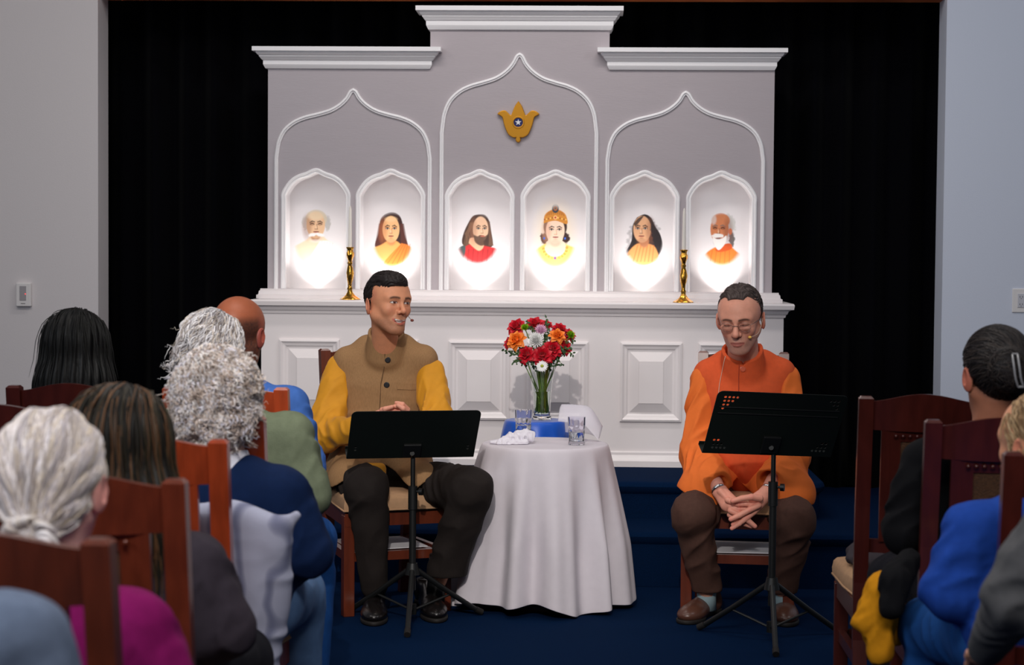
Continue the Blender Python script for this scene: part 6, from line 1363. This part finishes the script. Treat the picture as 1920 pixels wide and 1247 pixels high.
# ---- long straight dark hair
def long_hair(base, colrs, drop, width, n=900, back=.07):
    def fn(HM, root, B, hc):
        s = Sdf((-.2, -.12, -drop - .1), (.2, .2, .15), .004)
        s.ell((0, .012, .036), (.090, .104, .094), k=0); s.cap((0, .03, .02), (0, .050, -.12), .088, .080, k=.04, sq=((1, 0, 0), 1.12)); s.cap((0, .045, -.1), (0, back, -drop), .075, .045, k=.05, sq=((1, 0, 0), width))
        s.cap((-.055, .02, -.02), (-.08 * width / 1.5, .03, -.17), .035, .03, k=.04); s.cap((.055, .02, -.02), (.08 * width / 1.5, .03, -.17), .035, .03, k=.04)
        s.cap((0, -.1, -.02), (0, -.08, -.3), .06, .05, k=.02, sub=True)
        hair_mesh(HM, root, s, n, .22, .0016, lambda P: np.stack([P[:, 0] * 2.0, .4 * soft(P[:, 2], .02, .1), -ones(P) * (.25 + soft(.12 - P[:, 2], 0, .08))], 1), base, colrs, near=lambda X, Y, Z: .003 * np.sin(np.arctan2(X, Y + .02) * 34 + 6 * vnoise(X * 15, Y * 15, Z * 5)), seg=8, jitter=.06, lift=.003)
    return fn
def curly_hair(HM, root, B, hc):
    s = Sdf((-.17, -.14, -.17), (.17, .18, .18), .0042); s.ell((0, .018, .022), (.090, .104, .092), k=0); s.ell((0, .045, -.05), (.080, .062, .062), k=.05)
    s.cap((0, -.1, -.03), (0, -.08, -.2), .07, .06, k=.02, sub=True)
    hair_mesh(HM, root, s, 4200, .050, .0017, lambda P: np.stack([P[:, 0] * 6 + .4, .3 * ones(P), -ones(P) * .9], 1), (176, 158, 148), [(232, 222, 216), (216, 202, 190), (196, 180, 168), (240, 234, 230), (176, 156, 142), (222, 218, 226)],
              near=lambda X, Y, Z: .020 * (1 - np.abs(2 * vnoise(X * 32, Y * 32, Z * 32) - 1) * 2) * .6 + .006 * (vnoise(X * 80, Y * 80, Z * 80) - .5), seg=14, curl=.006, curlf=420, jitter=.5, lift=.004, stick=.9)
def wavy_grey(HM, root, B, hc):
    s = Sdf((-.14, -.13, -.13), (.14, .17, .16), .004); s.ell((0, .014, .035), (.092, .106, .094), k=0); s.ell((0, .05, -.03), (.085, .06, .06), k=.04); s.cap((0, -.1, -.03), (0, -.08, -.2), .065, .06, k=.02, sub=True)
    hair_mesh(HM, root, s, 1900, .10, .0016, lambda P: np.stack([P[:, 0] * 5 + .5, .6 * ones(P), -ones(P) * .8], 1), (128, 124, 128), [(196, 194, 198), (160, 156, 158), (120, 112, 112), (208, 206, 208), (178, 168, 158)],
              near=lambda X, Y, Z: .014 * (1 - np.abs(2 * vnoise(X * 22 + 3, Y * 22, Z * 34) - 1) * 2) * .6, seg=12, curl=.003, curlf=90, wave=.004, jitter=.22, lift=.003, stick=.95)
def bun_white(HM, root, B, hc):
    s = Sdf((-.13, -.13, -.2), (.13, .19, .15), .0032); s.ell((0, .014, .034), (.0835, .102, .0905), k=0); s.ell((0, .06, -.035), (.060, .045, .05), k=.04)
    def cut(F, X, Y, Z): return np.maximum(F, np.interp(Y, [-.13, -.09, -.07, -.03, -.01, .015, .04, .1], [.10, .085, .06, .03, .0, .012, -.07, -.085]) - Z)
    s.hook(cut); bc = (.0, .105, -.075); s.ell(bc, (.036, .028, .034), k=.012); s.ell((.028, .110, -.062), (.018, .016, .014), k=.006); s.ell((-.024, .108, -.085), (.020, .016, .018), k=.006); s.ell((.01, .112, -.105), (.018, .014, .022), k=.006)
    def flow(P):
        d = np.array(bc) - P; return d / (np.linalg.norm(d, axis=1, keepdims=True) + 1e-6) + np.stack([0 * ones(P), .3 * soft(P[:, 2], .03, .08), -.1 * ones(P)], 1)
    hair_mesh(HM, root, s, 2600, .13, .0014, flow, (186, 178, 176), [(226, 220, 220), (208, 198, 194), (188, 180, 184), (216, 202, 184), (172, 160, 152)], near=lambda X, Y, Z: .0035 * np.sin(np.arctan2(X, Z + .07) * 22 + 8 * vnoise(X * 18, Y * 18, Z * 18)), seg=9, jitter=.13, lift=.0028, cvar=.1, wave=.003, curlf=60)
    b = MB(); rs = random.Random(4)
    for i in range(26):
        a = rs.uniform(0, 6.28); p = Vector(bc) + Vector((math.cos(a) * .012, .02, math.sin(a) * .012)); q = p + Vector((math.cos(a) * .022, .014, math.sin(a) * .02 - .004)); r = q + Vector((math.cos(a + .9) * .022, -.012, math.sin(a + .9) * .020 - .012)); c = lin(rs.choice([(230, 224, 224), (214, 204, 196), (196, 186, 180)]))
        b.tube([HM @ Vector(t) for t in catmull([p, q, r], 4)], [.005] * 4 + [.0045] * 3 + [.003, .0012], 6, col=tuple(c))
    b.build('hair_bun_ends', m_hair, root, smooth=True)
def bun_black(HM, root, B, hc):
    s = Sdf((-.13, -.13, -.13), (.13, .22, .16), .0034); s.ell((0, .012, .036), (.086, .102, .092), k=0); s.ell((0, .07, .0), (.062, .05, .062), k=.05)
    def cut(F, X, Y, Z): return np.maximum(F, np.interp(Y, [-.13, -.09, -.07, -.03, -.01, .015, .04, .1], [.10, .085, .06, .03, -.01, .0, -.065, -.085]) - Z)
    s.hook(cut); s.ell((.01, .125, .01), (.052, .040, .056), k=.015)
    bc = np.array((.01, .12, .0))
    def flow(P): d = bc - P; return d / (np.linalg.norm(d, axis=1, keepdims=True) + 1e-6) + .5 * np.stack([-(P[:, 2] - 0), 0 * P[:, 0], P[:, 0]], 1) * 10
    hair_mesh(HM, root, s, 1200, .10, .0013, flow, (16, 13, 14), [(30, 25, 26), (20, 16, 18), (46, 38, 34)], seg=7, jitter=.15, lift=.002)
    # claw clip
    m = mat('glossy_grey_clip', (150, 150, 152), .12, spec=.9); clip = None
    for i, (ox, w_) in enumerate(((-.036, .008), (.006, .007))):
        b = MB(); P0 = catmull([(ox, .150, .050), (ox + .004, .172, .022), (ox - .001, .170, -.010), (ox - .012, .158, -.032)], 6)
        for sd in (-1, 1): b.tube([HM @ Vector((p[0] + sd * w_, p[1] + .002, p[2])) for p in P0], .0028, 8)
        for p in (P0[0], P0[-1]): b.tube([HM @ Vector((p[0] - w_, p[1] + .002, p[2])), HM @ Vector((p[0] + w_, p[1] + .002, p[2]))], .0034, 8)
        o = b.build('hair_clip', m, root, smooth='auto')
        if i == 0: o['label'] = 'grey glossy hair clip'
def short_blond(HM, root, B, hc):
    s = Sdf((-.12, -.13, -.12), (.12, .16, .16), .0032); s.ell((0, .014, .034), (.083, .100, .090), k=0); s.ell((0, .05, -.035), (.062, .05, .05), k=.04)
    def cut(F, X, Y, Z): return np.maximum(F, np.interp(Y, [-.13, -.085, -.06, -.03, -.012, .01, .035, .1], [.085, .08, .055, .02, -.02, .02, -.06, -.08]) - Z)
    s.hook(cut); hair_mesh(HM, root, s, 1500, .06, .0013, lambda P: np.stack([P[:, 0] * 4, .5 * ones(P), -ones(P) * .8], 1), (150, 120, 88), [(176, 146, 108), (150, 120, 84), (196, 168, 130), (130, 100, 72)], near=lambda X, Y, Z: .003 * np.sin(X * 200 + 20 * vnoise(X * 20, Y * 20, Z * 20)), seg=6, jitter=.25, lift=.002)
g_black = garment('black_knit', (13, 13, 16)); g_olive = garment('olive_knit', (96, 104, 84), bscale=300, bump=.25); g_blue = garment('blue_cotton_shirt', (62, 100, 170)); g_navy = garment('navy_knit', (14, 32, 66), bump=.25, bscale=350)
g_mag = garment('magenta_fleece', (120, 16, 84)); g_char = garment('charcoal_fleece', (52, 46, 54)); g_gb = garment('grey_blue_fleece', (112, 126, 150)); g_cable = garment('cobalt_cable_knit', (28, 64, 146)); g_gry = garment('grey_marl', (84, 84, 86)); g_jean = garment('denim', (26, 70, 130)); g_dark = garment('dark_trousers', (22, 22, 28)); g_pant = garment('faded_jeans', (84, 112, 150))
g_white = garment('white_cotton', (226, 226, 236))
sitter('person with shoulder-length black hair in the back row by the left wall', 143, 655, 6.10, 6, g_black, g_dark, (150, 105, 80), hair_fn=long_hair((9, 9, 9), [(14, 14, 14), (9, 9, 9), (20, 20, 18)], .30, 1.55, n=500), head_pitch=2, lean=0)
def bald(V):
    C = np.tile(lin((150, 82, 54)), (len(V), 1)); x, y, z = V.T; m = soft(y, -.02, .03) * soft(z, -.085, -.065) * soft(z + np.abs(x) * -.15, .052, .015) * (.72 + .4 * vnoise(x * 300, y * 300, z * 300)); return mixc(C, m * .85, lin((46, 34, 32)))
sitter('bald person in a blue shirt in front of the grey-haired one', 447, 625, 6.10, 0, g_blue, g_dark, (150, 82, 54), paint=bald, sw=.175, head_yaw=-12, girth=1.0, lean=0)
sitter('person with wavy grey hair in an olive sweater and jeans', 398, 660, 5.62, -8, g_olive, g_jean, (214, 160, 140), hair_fn=wavy_grey, sw=.185, girth=1.12, head_yaw=4, bx=.068, head_sc=.93, lean=0, drop=.235)
sitter('person with curly white hair in a navy sweater with white collar', 410, 745, 4.62, 2, g_navy, g_pant, (216, 170, 150), hair_fn=curly_hair, sw=.150, girth=.95, collar=g_white, lean=-.01, bx=.02)
sitter('person with very long straight brown hair in a dark charcoal fleece', 228, 842, 3.80, -5, g_char, g_dark, (190, 140, 115), hair_fn=long_hair((20, 17, 13), [(34, 28, 20), (24, 20, 14), (96, 66, 42), (52, 44, 28), (26, 24, 18)], .42, 1.7, n=1500, back=.07), sw=.165, lean=-.02)
sitter('person with a low grey-white bun in a magenta top', 98, 908, 3.08, -4, g_mag, g_dark, (236, 180, 170), hair_fn=bun_white, sw=.155, head_yaw=4, lean=0, collar=None)
sitter('person with a black hair bun and glossy clip, dressed in black', 1868, 702, 5.02, 8, g_black, g_dark, (170, 110, 84), hair_fn=bun_black, head_yaw=0, sw=.19, lean=-.03)
sitter('person with short blond hair in a cobalt blue cable-knit sweater', 1955, 834, 4.32, 6, g_cable, g_jean, (214, 150, 116), hair_fn=short_blond, head_yaw=26, sw=.165, girth=1.0, lean=-.02, drop=.185)
sitter('person at the right edge in a grey shirt with a hand on the knee', 2140, 745, 3.45, 4, g_gry, g_dark, (206, 150, 124), hair_fn=short_blond, sw=.16, girth=.95, lean=0, over=[np.array(W(1905, 1120, 3.45)), np.array(W(1850, 1215, 3.72))])
sitter('person at the bottom left corner in a grey-blue fleece', -215, 850, 2.34, -4, g_gb, g_dark, (226, 180, 160), hair_fn=short_blond, sw=.185, lean=.0, legs=False, girth=1.05)
# ---- cushion, coats
m_dam = mat('damask_cushion', (196, 198, 212), .85, bump=.1, bscale=300)
nt = m_dam.node_tree; tc_ = nt.nodes.new('ShaderNodeTexCoord'); wv = nt.nodes.new('ShaderNodeTexWave'); wv.inputs['Scale'].default_value = 4.5; wv.inputs['Distortion'].default_value = 9; wv.inputs['Detail'].default_value = 1.5; wv.inputs['Detail Scale'].default_value = 1.2
rp = nt.nodes.new('ShaderNodeValToRGB'); rp.color_ramp.elements[0].position = .0; rp.color_ramp.elements[0].color = s2l((112, 116, 142)) + (1,); rp.color_ramp.elements[1].position = .35; rp.color_ramp.elements[1].color = s2l((164, 167, 188)) + (1,)
nt.links.new(tc_.outputs['Object'], wv.inputs[0]); nt.links.new(wv.outputs['Fac'], rp.inputs[0]); nt.links.new(rp.outputs[0], nt.nodes['Principled BSDF'].inputs['Base Color'])
c = W(418, 1118, 4.37); s = Sdf((-.19, -.09, -.26), (.19, .09, .26), .005)
s.ell((0, 0, 0), (.155, .062, .225), k=0); s.box((0, 0, 0), (.135, .022, .20), rd=.02, k=.05)
for gx in (-1, 1):
    for gz in (-1, 1): s.cap((gx * .10, 0, gz * .15), (gx * .150, 0, gz * .215), .030, .010, k=.03)
s.near(lambda X, Y, Z: .004 * (1 - np.abs(2 * vnoise(X * 14, Y * 8, Z * 22) - 1) * 2))
V, Fc = s.mesh(); o = fast_obj('lumbar_cushion', xf(V, Matrix.Translation(c) @ Matrix.Rotation(.12, 4, 'Y') @ Matrix.Rotation(.15, 4, 'X')), Fc, m_dam); tag(o, 'pale patterned cushion behind the back of the curly-haired person', 'cushion')
m_yel = garment('yellow_fleece', (186, 124, 18)); K = lambda x, y, Y=4.72: np.array(W(x, y, Y))
s = Sdf(np.minimum(K(1590, 1250, 4.55), K(1590, 1250, 4.95)) - .03, np.maximum(K(1715, 1050, 4.55), K(1715, 1050, 4.95)) + .03, .0042); ff = ((.006, .05, .5, .8, 1.5),)
s.cap(K(1686, 1078, 4.80), K(1655, 1105, 4.72), .020, .036, k=.02, folds=ff); s.cap(K(1655, 1105), K(1618, 1168, 4.70), .036, .026, k=.02, folds=ff); s.cap(K(1655, 1110), K(1648, 1220, 4.70), .040, .034, k=.02, folds=ff); s.cap(K(1672, 1100, 4.78), K(1680, 1190, 4.78), .030, .026, k=.02, folds=ff)
V, Fc = s.mesh(); o = fast_obj('coat', V, Fc, m_yel); tag(o, 'crumpled mustard-yellow coat hanging over the side of a right-hand chair', 'coat')
s = Sdf(K(1640, 1165, 4.58) - .05, K(1730, 1030, 4.80) + .06, .0042); s.cap(K(1702, 1052, 4.74), K(1678, 1090, 4.66), .030, .034, k=.02, folds=ff); s.cap(K(1678, 1090, 4.66), K(1672, 1140, 4.64), .034, .028, k=.02, folds=ff); V, Fc = s.mesh(); o = fast_obj('jacket', V, Fc, g_black); tag(o, 'black jacket hanging next to the yellow coat', 'jacket')
r1 = AUD['R1'].location; s = Sdf((r1.x - .22, r1.y - .2, .46), (r1.x + .22, r1.y + .26, .62), .005); s.ell((r1.x - .02, r1.y + .06, .50), (.17, .13, .040), k=0); s.ell((r1.x - .10, r1.y + .12, .515), (.08, .07, .032), k=.03); s.hook(lambda F, X, Y, Z: np.maximum(F, .486 - Z)); s.near(lambda X, Y, Z: .006 * (1 - np.abs(2 * vnoise(X * 22, Y * 22, Z * 22) - 1) * 2)); V, Fc = s.mesh(); o = fast_obj('folded_jacket', V, Fc, garment('grey_jacket', (62, 56, 60))); tag(o, 'dark grey jacket folded on the seat of the first right-hand chair', 'jacket')

# napkin on the table
s = Sdf(np.array(w3(905, 838, 7.60)) - .03, np.array(w3(1010, 795, 7.90)) + .03, .0028); q = lambda x, y, Y: np.array(W(x, y, Y)); zf = TZ + .004
def qz(x, Y, z): p = W(x, 820, Y); return np.array((p.x, Y, TZ + z))
s.cap(qz(924, 7.72, .008), qz(962, 7.74, .022), .008, .024, k=.01, sq=((0, 0, 1), .8)); s.cap(qz(962, 7.74, .024), qz(990, 7.76, .030), .025, .028, k=.01, sq=((0, 1, 0), .8)); s.cap(qz(935, 7.70, .006), qz(985, 7.72, .010), .006, .010, k=.01)
s.near(lambda X, Y, Z: .005 * (1 - np.abs(2 * vnoise(X * 60, Y * 30, Z * 60) - 1) * 2)); s.hook(lambda F, X, Y, Z: np.maximum(F, TZ + .0015 - Z)); V, Fc = s.mesh(); o = fast_obj('napkin', V, Fc, m_tis2); tag(o, 'crumpled white napkin at the left front of the table', 'napkin')
